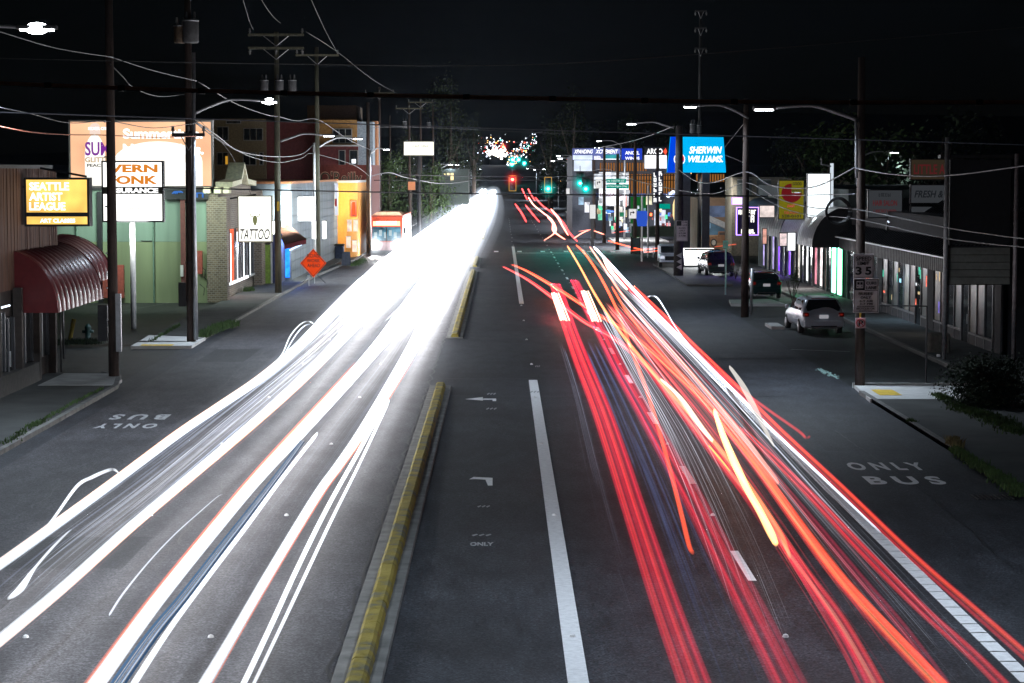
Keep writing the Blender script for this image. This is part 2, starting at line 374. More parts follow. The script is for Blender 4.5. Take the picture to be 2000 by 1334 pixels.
MB().box(g.x - .45, g.x + .45, g.y - .4, g.y + .4, 0.002, 0.006).build('pit_shade', BLACK, gr)  # flat black sheet stands for the dark of the pit
for i in range(9): MB().box(g.x - .42 + i * .1, g.x - .38 + i * .1, g.y - .38, g.y + .38, 0.006, 0.02).build('bar', DARKM, gr)

for (x_, ya_, yb_, am) in ((-9.9, 24, 60, .25), (-6.1, 30, 52, .2), (-5.9, 60, 96, .15), (-9.4, 66, 110, .2), (9.3, 40, 62, .12)):
    mb = MB(); m_ = int((yb_ - ya_) * 2.2); xx = x_; pr = None
    for i in range(m_):
        yy = ya_ + (yb_ - ya_) * i / m_; xx += rnd.gauss(0, am * .22); w_ = .010 * rnd.uniform(.5, 1.6)
        if pr and rnd.random() > .08: mb.quad((pr[0] - w_, pr[1], .0074), (pr[0] + w_, pr[1], .0074), (xx + w_, yy, .0074), (xx - w_, yy, .0074))
        pr = (xx, yy)
    o = mb.build('crack', TAR); o['kind'] = 'structure'
for (x0, x1, y0_, y1_) in ((-9.2, -6.9, 40, 43.5), (8.4, 10.6, 57, 61), (4.9, 6.6, 33, 36), (-11.6, -9.8, 84, 90)):
    sheet('repair_patch', x0, x1, y0_, y1_, 0.0052, asphalt('patch_asphalt', (0.036, 0.037, 0.042), False) if 'patch_asphalt' not in _mats else _mats['patch_asphalt'])

# ================================================================== MEDIAN KERBS
def median(ya, yb, label, step=0.86, parts=True):
    r = thing('median_kerb', label, 'median kerb', (-2.04, ya, 0), 'yellow median kerbs down the middle of the road')
    MB().prism([(-2.42, 0.0), (-2.40, 0.05), (-1.70, 0.05), (-1.68, 0.0)], 'y', ya - .1, yb + .15).build('gutter_base', CURBM, r)
    m = MB(); h = 0.2
    m.prism([(-.17, .05), (-.14, h - .05), (-.09, h - .008), (.09, h - .008), (.14, h - .05), (.17, .05)], 'y', 0, step - .022)
    m.add([(-.12, .0, h - .016), (0, .2, h + .006), (.12, .0, h - .016), (.12, .02, h - .019), (0, .235, h + .004), (-.12, .02, h - .019)], [(0, 1, 4, 5), (1, 2, 3, 4)])
    base = m.build('kerb_block', YEL, None, False); n = int((yb - ya) / step); base.parent = r; base.location = (0, 0, 0)
    for i in range(1, n):
        c = base.copy(); COL.objects.link(c); c.parent = r; c.location = (rnd.uniform(-.006, .006), i * step, rnd.uniform(-.003, .003)); c.rotation_euler = (0, rnd.uniform(-.02, .02), rnd.uniform(-.004, .004))
median(24, 74, 'long chevron ribbed yellow median kerb nearest the viewer, starting at the bottom edge')
median(96, 160, 'weathered yellow median kerb beyond the first gap, ending beside the white glare')
median(167, 186, 'short far stub of yellow median kerb just before the junction', 1.2)
median(236, 300, 'thin yellow median kerb on the far side of the junction below the red signal', 2.0)

# ================================================================== LIGHT TRAILS
def smooth(pts, k=6):
    out = []; n = len(pts)
    for i in range(n - 1):
        p0, p1, p2, p3 = (Vector(pts[max(0, min(n - 1, j))]) for j in (i - 1, i, i + 1, i + 2))
        for s in range(k):
            t = s / k; out.append(0.5 * ((2 * p1) + (p2 - p0) * t + (2 * p0 - 5 * p1 + 4 * p2 - p3) * t * t + (3 * p1 - p0 - 3 * p2 + p3) * t ** 3))
    out.append(Vector(pts[-1])); return out
def path(px, Z, k=6):
    """px: list of (x, y, width_px) -> world points and half widths"""
    s = smooth([Vector((a, b, w)) for a, b, w in px], k); pts = []; hw = []
    for v in s:
        g = G(v.x, v.y, Z); pts.append(g); hw.append(max(.01, v.z * g.y / F / 2))
    return pts, hw
def side(pts, i):
    t = pts[min(i + 1, len(pts) - 1)] - pts[max(i - 1, 0)]; t.z = 0; t.normalize(); return Vector((t.y, -t.x, 0))
WCORE = emit('headlight_core', (0.97, 0.97, 1), 13.0); WBODY = vemit('headlight_body', (0.9, 0.93, 1), 2.2)
WSOFT = vemit('headlight_soft', (0.9, 0.94, 1), 5.0)
WDIM = vemit('dim_light_streak', (0.5, 0.58, 0.8), 1.6)
WTHIN = vemit('bright_streak', (0.8, 0.86, 1), 6.0)
BLUE = emit('blue_streak', (0.10, 0.2, 0.42), 0.6)
ORG = vemit('amber_edge', (1.0, 0.32, 0.08), 7)
REDE = vemit('red_edge', (0.8, 0.12, 0.05), 4)
RED = [vemit('tail_red_%s' % n, c, s * 1.7) for n, c, s in (('vivid', (0.66, 0.016, 0.045), 1.0), ('deep', (0.34, 0.010, 0.035), 1.0), ('warm', (0.86, 0.045, 0.045), 1.0), ('dark', (0.17, 0.01, 0.03), 1.0))]
OR = [vemit('tail_orange_%s' % n, c, s * 2.4) for n, c, s in (('main', (1.0, 0.10, 0.035), 1.0), ('amber', (1.0, 0.30, 0.10), 1.0), ('pink', (1.0, 0.28, 0.2), 0.95))]
HOT = vemit('brake_hot', (1.0, 0.62, 0.45), 4)
YHOT = vemit('indicator_hot', (1.0, 0.6, 0.22), 6)
GLOWW = vemit('white_bloom_glow', (0.8, 0.88, 1), 0.012); GLOWR = vemit('red_bloom_glow', (0.9, 0.04, 0.06), 0.015); GLOWO = vemit('orange_bloom_glow', (1, 0.15, 0.06), 0.35)  # faint sleeves standing in for lens bloom round the trails
RG_ = 'red tail light trails of departing traffic'
def trail(label, px, Z, m, glow=None, gw=1.9, group=None, k=6, edges=()):
    pts, hw = path(px, Z, k); r = thing('light_trail', label, 'light trail', (pts[0].x, pts[0].y, 0), group)
    hz = [min(w, 0.11 + w * 0.25, Z - .05) for w in hw]
    if m is WCORE:
        hw = [w * (.70 + .22 * min(1, max(0, (p.y - 95) / 70))) for w, p in zip(hw, pts)]; hz = [z * .85 for z in hz]
        MB().tube(pts, [w * .5 for w in hw], 8, [z * .4 for z in hz]).build('core', m, r, True); MB().tube(pts, [w * .9 for w in hw], 10, [z * .75 for z in hz]).build('glow', WBODY, r, True)
        if glow:
            for k_, dn in ((1.5, .0045), (2.2, .0018)):  # wider sleeves add the bloom of far headlights
                f_ = [1 + (k_ - 1) * min(1, max(0, (p.y - 70) / 90)) + .25 * k_ for p in pts]; rz_ = [min(z * 1.6 * f, 1.3) for z, f in zip(hz, f_)]
                MB().tube([p + Vector((0, 0, max(0, z - Z + .03))) for p, z in zip(pts, rz_)], [w * f for w, f in zip(hw, f_)], 14, rz_).build('glow', vemit('white_far_glow_%d' % (k_ * 10), (.78, .87, 1), dn), r, True)
    else: MB().tube(pts, [w * (.8 if group == RG_ else 1) * (.35 if i in (0, len(hw) - 1) else 1) for i, w in enumerate(hw)], 10, [min(z, .04) for z in hz]).build('core', m, r, True)
    if glow: MB().tube(pts, [w * gw for w in hw], 12, [min(z * gw * 1.2, Z - .03) for z in hz]).build('glow', glow, r, True)
    for off, wpx, em in edges:
        q = [p + side(pts, i) * hw[i] * off for i, p in enumerate(pts) if p.y < 78]
        MB().tube(q, [max(.003, wpx * p.y / F / 2 * min(1, (80 - p.y) / 25)) for p in q], 6).build('edge_streak', em, r, True)
    return r
def band(label, px, Z, n, mats, glow=None, group=None, k=6, fill=0.9, weights=None):
    pts, hw = path(px, Z, k); hw = [w * 1.0 for w in hw]; r = thing('light_trail', label, 'light trail', (pts[0].x, pts[0].y, 0), group)
    for j in range(n):
        off = (j + .5) / n * 2 - 1
        q = [p + side(pts, i) * hw[i] * off + Vector((0, 0, .02 * math.sin(j * 2.1))) for i, p in enumerate(pts)]
        rs = [w / n * fill * (1.8 + .5 * math.sin(j * 1.7)) for w in hw]
        MB().tube(q, rs, 6, [min(v, .03) for v in rs]).build('stripe', mats[j % len(mats)], r, True)
    if glow: MB().tube(pts, [w * 1.35 for w in hw], 12, [min(w * .8, .25) for w in hw]).build('glow', glow, r, True)
    return r
def streaks(name, label, px, Z, n, spread, wpx, m, cat='light streaks', k=5, jz=0.3):
    """many hair-thin glowing streaks strewn at random, following one path"""
    pts, hw = path(px, Z, k); mb = MB(); N = len(pts)
    for j in range(n):
        a = rnd.randrange(0, int(N * .6)); b = min(N, a + rnd.randrange(max(3, N // 5), N)); off = rnd.uniform(-1, 1) * spread; dz = rnd.uniform(-jz, jz); w = wpx * rnd.uniform(.4, 1.3)
        q = [pts[i] + side(pts, i) * (off + hw[i] * off) + Vector((0, 0, max(dz, -Z + .03))) for i in range(a, b)]
        if len(q) < 3: continue
        rs = [max(.002, w * p.y / F / 2) * (0.2 if i in (0, len(q) - 1) else 1) for i, p in enumerate(q)]
        mb.tube(q, rs, 4)
    o = one(mb, name, m, label, cat); o['kind'] = 'stuff'; return o
WG = 'white headlight trails of oncoming traffic'
trail('outermost thick white headlight trail with thin amber upper edge, left of all others',
      [(-60, 1140, 36), (0, 1102, 36), (120, 1016, 34), (240, 928, 32), (350, 846, 32), (430, 792, 32), (510, 738, 34), (580, 680, 38), (645, 616, 42), (740, 536, 42), (830, 468, 40), (890, 424, 32), (930, 395, 18), (943, 372, 9)], 0.68, WCORE, GLOWW, 1.45, WG,
      edges=((-1.15, 3.5, ORG), (1.2, 2.0, WTHIN)))
trail('second thick white headlight trail from the left with amber lower edge',
      [(-60, 1298, 40), (0, 1250, 40), (120, 1150, 36), (254, 1030, 34), (363, 938, 32), (453, 862, 32), (560, 768, 34), (640, 690, 40), (715, 610, 48), (800, 520, 50), (870, 452, 44), (920, 405, 28), (950, 380, 10)], 0.68, WCORE, GLOWW, 1.45, WG,
      edges=((1.12, 4, ORG), (1.9, 1.2, REDE)))
trail('thick white headlight trail with rusty red left edge running between the two middle lanes',
      [(160, 1372, 62), (190, 1334, 58), (305, 1176, 48), (446, 1002, 42), (512, 925, 42), (580, 852, 44), (660, 765, 44), (735, 680, 46), (800, 600, 60), (860, 520, 56), (905, 455, 48), (940, 405, 28), (957, 378, 9)], 0.68, WCORE, GLOWW, 1.45, WG,
      edges=((-1.18, 7, REDE), (-1.05, 3.5, ORG)))
trail('white headlight trail nearest the median with thin red right edge',
      [(378, 1366, 40), (400, 1334, 40), (450, 1250, 34), (522, 1126, 32), (617, 970, 30), (660, 910, 30), (705, 845, 32), (770, 740, 38), (812, 668, 44), (850, 596, 56), (890, 515, 52), (925, 450, 46), (950, 405, 28), (964, 372, 9)], 0.68, WCORE, GLOWW, 1.45, WG,
      edges=((1.15, 4, REDE), (1.05, 2, ORG)))
trail('thin white upper trail of the pair hugging the lane beside the median', [(470, 1345, 13), (482, 1322, 13), (530, 1220, 12), (580, 1111, 11), (640, 990, 10), (700, 883, 9), (757, 778, 8)], 0.75, WSOFT, None, 1.5, WG)
trail('thin white lower trail of the pair hugging the lane beside the median', [(488, 1350, 8), (502, 1322, 8), (546, 1230, 8), (595, 1126, 8), (650, 1010, 7), (700, 910, 6), (760, 782, 6)], 0.7, WSOFT, None, 1.5, WG)
band('soft steel blue trail beside the thick white one in the middle lane', [(222, 1345, 30), (296, 1240, 26), (358, 1165, 22), (430, 1072, 18), (482, 1006, 15), (542, 928, 12), (590, 862, 9)], 0.8, 9, [WDIM, emit('steel_blue_streak', (0.10, 0.20, 0.36), 0.9), WTHIN, emit('steel_deep', (0.05, 0.11, 0.22), 0.8), vemit('steel_pale', (0.35, 0.48, 0.66), 3)], None, WG, fill=.8)
trail('slim white trail just right of the steel blue streak', [(255, 1345, 16), (330, 1230, 13), (400, 1135, 11), (480, 1030, 10), (550, 935, 9), (620, 846, 8)], 0.7, WSOFT, None, 1.5, WG)
trail('hooked white squiggle rising above the outermost white trail', [(62, 1066, 4), (105, 1012, 6), (150, 950, 7), (180, 932, 9), (207, 920, 8), (222, 917, 6), (232, 924, 3)], 0.9, WSOFT, None)
trail('white looping scribble ending in a bright blob at the lower left', [(15, 1170, 5), (38, 1152, 18), (66, 1112, 7), (100, 1072, 6), (130, 1042, 4), (140, 1034, 2)], 0.9, WSOFT, None)
trail('curly white loop above the outer trail near the orange road work sign', [(535, 712, 2.4), (552, 690, 2.4), (565, 660, 2.4), (578, 642, 2.4), (592, 630, 2.4), (604, 628, 3), (612, 632, 2.4)], 1.2, WSOFT, None)
trail('second curly white loop just inside the first near the road work sign', [(548, 716, 2), (558, 688, 2), (578, 654, 2.2), (594, 637, 2.4), (606, 633, 2)], 1.1, WTHIN, None)
trail('faint lone white streak crossing the dark asphalt of the second lane', [(213, 1202, 5), (240, 1160, 5), (290, 1098, 3.5), (340, 1045, 3), (390, 1000, 2.5), (425, 970, 2), (436, 966, 1.5)], 0.4, WTHIN, None)
streaks('hairline_streaks', 'fan of hair thin white streaks between the two outer headlight trails', [(-20, 1215, 60), (120, 1090, 55), (300, 950, 45), (450, 825, 38), (600, 700, 32), (700, 610, 26)], 0.75, 34, 0.35, 1.3, WTHIN)
streaks('hairline_streaks', 'dim grey blue light streaks between the two outer headlight trails', [(-20, 1200, 80), (120, 1075, 70), (300, 940, 55), (450, 820, 45), (600, 700, 36)], 0.8, 30, 0.4, 3.2, WDIM)
streaks('hairline_streaks', 'faint pale light streaks over the second and third oncoming lanes', [(330, 1300, 240), (500, 1050, 180), (640, 860, 140), (760, 700, 110), (820, 600, 80)], 0.6, 22, 0.4, 1.0, WDIM)
streaks('hairline_streaks', 'dense white far headlight streaks melting together near the bus', [(650, 640, 60), (740, 545, 70), (830, 470, 60), (900, 415, 40), (945, 385, 20)], 0.9, 40, 0.6, 5, WSOFT, k=4)  # packed to fill in the white glare between far trails
streaks('hairline_streaks', 'dense white far headlight streaks melting together beside the median', [(740, 640, 120), (820, 560, 120), (880, 480, 90), (925, 425, 60), (955, 385, 20)], 0.9, 50, 0.5, 5, WSOFT, k=4)  # same filling of the glare beside the median
for i, (x, y) in enumerate(((941, 366), (948, 364))):
    trail('tiny %s headlight trail at the far tip of the white stream' % ('left' if i == 0 else 'right'), [(x - 3, y + 24, 6), (x, y + 8, 5), (x + 1, y - 2, 3)], 0.7, WCORE, None)

RG = 'red tail light trails of departing traffic'
band('broad striped red trail of the innermost lane, next to the solid white line', [(1368, 1370, 70), (1356, 1334, 67), (1300, 1180, 58), (1240, 1000, 48), (1208, 900, 44), (1174, 800, 39), (1138, 710, 33), (1112, 640, 27), (1096, 590, 24), (1084, 555, 20)], 0.85, 9, [RED[0], RED[2], RED[1], RED[0]], GLOWR, RG)
band('broad striped red trail crossing the dashed lane line', [(1560, 1370, 76), (1541, 1334, 72), (1470, 1195, 64), (1400, 1062, 54), (1345, 958, 46), (1295, 870, 40), (1255, 800, 34), (1215, 730, 30), (1180, 660, 26), (1150, 605, 22), (1122, 548, 16)], 0.85, 9, [RED[1], RED[0], RED[0], RED[3]], GLOWR, RG)
for x0, y0, x1, y1, lab in ((1084, 572, 1104, 626, 'left'), (1142, 568, 1166, 628, 'right')):
    band('short cluster of near white brake light stripes in the %s red trail' % lab, [(x1, y1, 22), ((x0 + x1) / 2, (y0 + y1) / 2, 20), (x0, y0, 17)], 0.98, 4, [HOT], None, fill=.5)
band('upper orange trail swerving from the turn lane across all lanes', [(1000, 517, 5), (1030, 530, 8), (1085, 562, 12), (1160, 610, 12), (1230, 652, 13), (1300, 712, 15), (1380, 790, 18), (1470, 900, 22), (1560, 1025, 26), (1640, 1130, 32), (1740, 1240, 38), (1840, 1345, 44)], 0.85, 5, [OR[0], RED[2], OR[1]], None, RG)
band('lower red trail swerving from the turn lane across all lanes', [(983, 521, 5), (1030, 546, 9), (1080, 582, 12), (1140, 628, 14), (1200, 662, 15), (1260, 712, 18), (1330, 800, 24), (1400, 888, 28), (1480, 990, 28), (1560, 1105, 30), (1640, 1215, 34), (1715, 1345, 36)], 0.85, 5, [RED[2], RED[0], OR[2]], None, RG)
trail('single orange trail bending down to a hooked tip above the dashes', [(1125, 478, 4), (1146, 500, 6), (1175, 545, 7), (1208, 612, 8), (1232, 680, 9), (1262, 760, 10), (1290, 850, 11), (1312, 930, 12), (1330, 1000, 13), (1346, 1066, 13), (1354, 1080, 9)], 0.85, OR[0], None, 1.5, RG)
trail('wavy orange pink trail starting at the junction and joining the middle lane bundle', [(1108, 480, 4), (1132, 520, 5), (1165, 580, 7), (1205, 640, 8), (1262, 712, 10), (1330, 790, 12), (1400, 870, 14), (1460, 945, 15), (1520, 1035, 14), (1536, 1070, 12), (1543, 1090, 7)], 0.85, OR[1], None, 1.5, RG)
trail('blazing yellow white indicator streak ending above the lower dashes', [(1395, 800, 8), (1412, 850, 14), (1440, 915, 18), (1462, 960, 16), (1485, 1000, 17), (1505, 1040, 18), (1516, 1064, 12)], 0.9, YHOT, None)
trail('bright white orange flare streak on the crossing trails', [(1290, 740, 5), (1330, 778, 10), (1368, 832, 12), (1392, 862, 7)], 0.95, HOT, None)
trail('pinkish tail trail weaving beside the bus lane line', [(1152, 482, 4), (1178, 520, 6), (1215, 575, 7), (1262, 632, 9), (1325, 700, 10), (1385, 770, 12), (1450, 850, 14), (1520, 945, 16)], 0.85, OR[2], None, 1.5, RG)
trail('long slim orange trail left of the bus lane line, from the junction outwards', [(1195, 560, 5), (1232, 620, 7), (1290, 690, 9), (1360, 760, 11), (1430, 838, 12), (1500, 935, 14), (1570, 1035, 16), (1650, 1135, 18), (1760, 1250, 22), (1850, 1345, 26)], 0.95, OR[0], None, 1.5, RG)
band('long red trail running right of the bus lane line to the right edge', [(1238, 560, 6), (1290, 610, 10), (1350, 670, 13), (1430, 748, 16), (1520, 838, 18), (1640, 950, 20), (1780, 1085, 24), (1900, 1190, 26), (2060, 1330, 30)], 0.85, 4, [RED[0], OR[0], RED[1], RED[2]], GLOWR, RG)
band('red trail hugging the left side of the bus lane line', [(1450, 838, 10), (1520, 905, 18), (1600, 985, 24), (1690, 1080, 28), (1800, 1190, 30), (1900, 1280, 32), (1980, 1360, 34)], 0.85, 5, [RED[0], RED[2], RED[1]], GLOWR, RG)
band('dim crimson trail sweeping between the bundle and the bus lane line', [(1500, 912, 8), (1580, 1010, 18), (1670, 1120, 24), (1760, 1225, 26), (1850, 1345, 28)], 0.8, 5, [RED[1], RED[3], RED[0]], None, RG)
band('dark crimson trail curving down inside the middle lane', [(1470, 960, 8), (1530, 1060, 16), (1590, 1160, 20), (1650, 1260, 24), (1690, 1345, 26)], 0.75, 5, [RED[1], RED[0], RED[3]], None, RG)
trail('red trail ending in a small hook by the right gutter', [(1185, 505, 5), (1225, 560, 8), (1290, 628, 9), (1360, 690, 10), (1430, 748, 10), (1500, 800, 9), (1560, 842, 8), (1574, 855, 6), (1582, 852, 5)], 0.9, RED[2], None, 1.5, RG)
trail('hot beaded orange trail just past the junction stop line', [(1178, 500, 6), (1190, 525, 9), (1206, 545, 8), (1225, 566, 5)], 1.0, HOT, None)
trail('milky white trail lying along the bus lane line', [(1160, 482, 5), (1200, 525, 7), (1262, 592, 8), (1330, 662, 9), (1400, 732, 9), (1450, 780, 8), (1500, 832, 7), (1600, 926, 6), (1720, 1040, 4)], 0.5, WTHIN, None)  # trail carried on down the stripe to brighten its paint
trail('pale flared streak crossing the bus lane line by the silver car', [(1425, 716, 6), (1450, 752, 12), (1475, 800, 12), (1500, 850, 7), (1512, 872, 3)], 0.7, emit('pale_flare', (0.9, 0.85, 0.8), 0.8), None)
trail('thin white loop drifting off the outer red trail', [(1265, 580, 2), (1272, 578, 2.5), (1284, 582, 2.5), (1300, 606, 2), (1320, 640, 2), (1345, 672, 1.5)], 1.0, WTHIN, None)
trail('short yellow spark streak inside the middle lane', [(1384, 870, 2.5), (1404, 893, 3), (1426, 920, 2)], 0.6, emit('spark_yellow', (1, .55, .08), 1.2), None)
streaks('hairline_streaks', 'hair thin white light streaks beside the innermost red trail', [(1300, 1345, 40), (1220, 1120, 30), (1170, 940, 24), (1130, 780, 18), (1100, 680, 12)], 0.8, 14, 0.14, 1.0, WDIM)
streaks('hairline_streaks', 'soft dark blue streaks between the two broad red trails', [(1450, 1345, 40), (1370, 1150, 36), (1290, 950, 28), (1220, 790, 20), (1160, 670, 12)], 0.85, 26, 0.25, 4, vemit('faint_blue', (0.12, 0.22, 0.55), 0.55))
streaks('hairline_streaks', 'thin pale and violet light streaks over the middle departing lane', [(1500, 1250, 120), (1430, 1060, 100), (1340, 860, 80), (1250, 710, 50), (1190, 610, 30)], 0.8, 50, 0.35, 1.0, WTHIN)
streaks('hairline_streaks', 'thin rosy light streaks woven into the swerving trails', [(1750, 1345, 150), (1620, 1150, 120), (1500, 970, 90), (1400, 830, 70), (1280, 690, 40), (1200, 600, 30)], 0.85, 46, 0.4, 2.0, OR[2])
streaks('hairline_streaks', 'thin scarlet filaments woven into the swerving trails', [(1780, 1345, 160), (1640, 1150, 130), (1510, 970, 100), (1400, 830, 80), (1280, 690, 50), (1200, 600, 30)], 0.85, 40, 0.45, 3.2, RED[0])
streaks('hairline_streaks', 'thin white light streaks along the bus lane line', [(1900, 1345, 90), (1750, 1170, 80), (1600, 1000, 60), (1480, 860, 50), (1340, 700, 40), (1220, 570, 20)], 0.7, 44, 0.35, 1.2, WTHIN)
# junction and cross street trails
YJ = 1.0
JX = [((1188, 470, 5), (1215, 478, 7), (1262, 490, 5)), ((1195, 455, 3), (1260, 448, 4), (1330, 452, 3)), ((1130, 452, 3), (1175, 446, 4), (1250, 442, 3)),
      ((1232, 490, 6), (1270, 486, 5), (1312, 482, 3)), ((1258, 493, 6), (1290, 489, 5), (1310, 486, 3)), ((1120, 466, 3), (1150, 450, 4), (1180, 458, 5)), ((1395, 482, 2), (1430, 478, 3), (1460, 474, 2))]
JL = ['orange loop of a turning tail light at the mouth of the side street', 'long thin red streak along the side street', 'uppermost pink streak leading into the side street', 'red streak passing behind the tall black sandwich board',
      'short glowing red streak right of the sandwich board', 'curled pink streak at the kerb of the junction', 'thin red streak in front of the mural wall']
for px, lab in zip(JX, JL): trail(lab, list(px), YJ, OR[0] if 'orange' in lab or 'red' in lab else OR[2], None, 1.5, 'trails of traffic turning at the junction')
FX = [((1062, 470, 2), (1085, 452, 4), (1078, 430, 4), (1060, 415, 4), (1042, 400, 3), (1032, 385, 2)), ((1128, 472, 4), (1110, 452, 5), (1100, 436, 6), (1085, 420, 6), (1060, 402, 4), (1045, 385, 2)),
      ((1104, 468, 4), (1082, 452, 6), (1080, 436, 5), (1070, 424, 5)), ((1028, 434, 3), (1020, 418, 4), (1006, 398, 3)), ((1054, 434, 3), (1042, 420, 4), (1026, 400, 3)), ((1030, 390, 2), (1022, 374, 2), (1016, 358, 1.2)),
      ((1045, 392, 2), (1036, 378, 2), (1028, 360, 1.2)), ((1110, 460, 3), (1098, 440, 4), (1090, 425, 6), (1076, 408, 3))]
FL = ['wavy pink trail beyond the junction, left strand of the far bundle', 'thick wavy red trail ending right of the far bundle', 'bright kinked trail in the middle of the far bundle', 'lone red trail nearest the far median',
      'second lone red trail right of the far median', 'faint thin red trail climbing the far road on the left', 'faint thin red trail climbing the far road on the right', 'glowing knotted trail at the back of the far bundle']
for px, lab in zip(FX, FL): trail(lab, list(px), 0.9, OR[2] if 'pink' in lab or 'bright' in lab or 'glowing' in lab else RED[2], None, 1.5, 'tail light trails beyond the junction')

# ================================================================== STREET LAMPS, POLES AND WIRES
LENS = emit('lamp_lens', (0.9, 0.96, 1), 30)
LCOL = (0.72, 0.85, 1.0)
def arm_lamp(r, p0, head, power, size=1.0, lens=LENS, glare=False):
    """curved arm from the pole to a flat LED head, part of its pole"""
    p0, head = Vector(p0), Vector(head); d = head - p0; mid = p0 + d * 0.55 + Vector((0, 0, abs(d.z) * .25 + .15))
    MB().tube(smooth([p0, p0 + d * .25 + Vector((0, 0, abs(d.z) * .35)), mid, head], 4), [.06] * 8 + [.045] * 5, 8).build('lamp_arm', STEEL, r, True)
    u = 1 if d.x > 0 else -1; h = head + Vector((u * .3, 0, 0)); L = .36 * size
    m = MB(); m.bev(h.x - L, h.x + L, h.y - .16, h.y + .16, h.z - .04, h.z + .07, .03)
    hd = m.build('lamp_head', FRAME, r); MB().box(h.x - L * .8, h.x + L * .8, h.y - .13, h.y + .13, h.z - .085, h.z - .042).build('lamp_lens', lens, hd)
    if size >= 1.5 or glare:
        b = MB().ball((0, 0, 0), 1, 16, 10); a_ = .32 if size >= 1.5 else .27; b.v = [(v[0] * a_ + h.x, v[1] * .2 + h.y, v[2] * a_ * .5 + h.z - .02) for v in b.v]; b.build('lens_glare_bulge', lens, r, True)  # glowing bulge gives the flat lens its glare shape
    if power: lampobj(r, (h.x, h.y, h.z - (.35 if size >= 1.5 or glare else .12)), power * 1.1, LCOL, .5)
def wood_pole(label, x, Y, top, rad=0.16, lean=0.0, m=WOOD, group='wooden utility poles along the street'):
    r = thing('utility_pole', label, 'utility pole', (x, Y, 0), group)
    pts = [(x + lean * z, Y, z) for z in (-.1, top * .3, top * .7, top)]
    MB().tube(pts, [rad, rad * .93, rad * .8, rad * .68], 14).build('shaft', m, r, True); return r
def crossarm(r, x, Y, z, half, m=WOODG, ins=4, up=True, brace=True):
    c = MB().box(x - half, x + half, Y - .27, Y - .15, z - .07, z + .07).build('crossarm', m, r)
    for i in range(ins):
        xx = x - half * .94 + i * half * 1.88 / (ins - 1)
        b = MB(); s_ = 1 if up else -1
        b.tube([(xx, Y - .21, z + s_ * .07), (xx, Y - .21, z + s_ * .16)], .035, 6); b.tube([(xx, Y - .21, z + s_ * .16), (xx, Y - .21, z + s_ * .2), (xx, Y - .21, z + s_ * .36)], [.09, .07, .05], 8)
        b.build('insulator', mat('insulator_grey', (.14, .14, .14), .5), c)
    if brace:
        for s_ in (-1, 1): MB().tube([(x + s_ * half * .45, Y - .16, z - .06), (x, Y - .17, z - .65)], .02, 5).build('brace', STEEL, r)
def transformer(r, x, Y, z0, h, rad, m=None):
    t = MB().tube([(x, Y, z0), (x, Y, z0 + .06), (x, Y, z0 + h * .93), (x, Y, z0 + h)], [rad * .9, rad, rad, rad * .8], 14).build('transformer_can', m or mat('can_grey', (.10, .10, .105), .7), r, True)
    MB().tube([(x, Y, z0 + h * .9), (x, Y, z0 + h * .96)], [rad * 1.06] * 2, 14).build('lid_band', STEEL, t, True)
    for s_ in (-1, 1): MB().tube([(x + s_ * rad * .4, Y, z0 + h), (x + s_ * rad * .5, Y, z0 + h + .1), (x + s_ * rad * .5, Y, z0 + h + .3)], [.05, .06, .03], 6).build('bushing', _mats.get('can_grey') or CONC, t)
def metal_box(mb, x, Y, z0, z1, w, d=.15): return mb.box(x - w / 2, x + w / 2, Y - .16 - d, Y - .165, z0, z1)

# left side
pl1 = wood_pole('thick reddish brown pole at the near left corner, in front of the orange billboard', -13.45, 76.8, 14.2, .185)
metal_box(MB(), -13.22, 76.8, 1.0, 3.0, .18).build('conduit_cover', STEEL, pl1); MB().box(-13.95, -13.64, 76.6, 76.95, 1.35, 2.6).build('meter_box', DARKM, pl1)
for z in (2.1, 3.2, 4.4, 6.0, 7.7, 8.9): MB().tube([(-13.6, 76.62, z), (-13.6, 76.5, z)], .03, 6).build('bolt', STEEL, pl1)
pl2 = wood_pole('dark pole on the pale ramp with a shiny conduit strapped to its right side', -12.98, 92.7, 15.0, .19)
MB().tube([(-12.76, 92.5, .2), (-12.78, 92.5, 6), (-12.72, 92.5, 12.1)], [.1, .085, .07], 8).build('conduit', STEEL, pl2, True)
for z in (3.4, 5.9, 8.8): MB().tube([(-12.98, 92.7, z), (-12.98, 92.7, z + .05)], .215, 12).build('strap', DARKM, pl2)
arm_lamp(pl2, (-12.72, 92.5, 9.6), P(512, 197, 92.7), 900, 1, LENS, True)
crossarm(pl2, -12.98, 92.7, 8.72, .68, DARKM, 3)
transformer(pl2, P(347, 66, 92).x, 92.7, P(347, 84, 92.7).z, .75, .26, mat('rusty_can', (.12, .08, .05), .7, var=.4)); transformer(pl2, P(369, 60, 92).x, 92.5, P(369, 84, 92.5).z, .98, .33)
metal_box(MB(), -13.3, 92.7, 1.6, 2.6, .3).build('meter_box', DARKM, pl2)
pl3 = wood_pole('mossy pole beside the tattoo sign carrying two crossarms and three transformer cans', -13.1, 130.2, P(543, 62, 130).z, .2, m=WOODG)
crossarm(pl3, -13.1, 130.2, P(543, 68, 130).z, 1.62, WOODG, 2); crossarm(pl3, -13.1, 130.2, P(543, 94, 130).z, 1.62, WOODG, 3, False)
for px in (516, 546, 571): transformer(pl3, P(px, 170, 130).x, 130.0, P(px, 180, 130).z, .72, .23)
arm_lamp(pl3, (-12.9, 130.2, P(547, 276, 130).z), P(632, 264, 130), 700)
MB().box(-13.12, -12.98, 129.98, 129.99, 4.9, 5.45).build('yellow_tag', YELP, pl3)
pl4 = wood_pole('pale pole with one crossarm beside the blank white shop sign', -12.9, 156, P(615, 92, 156).z, .19, m=WOODG)
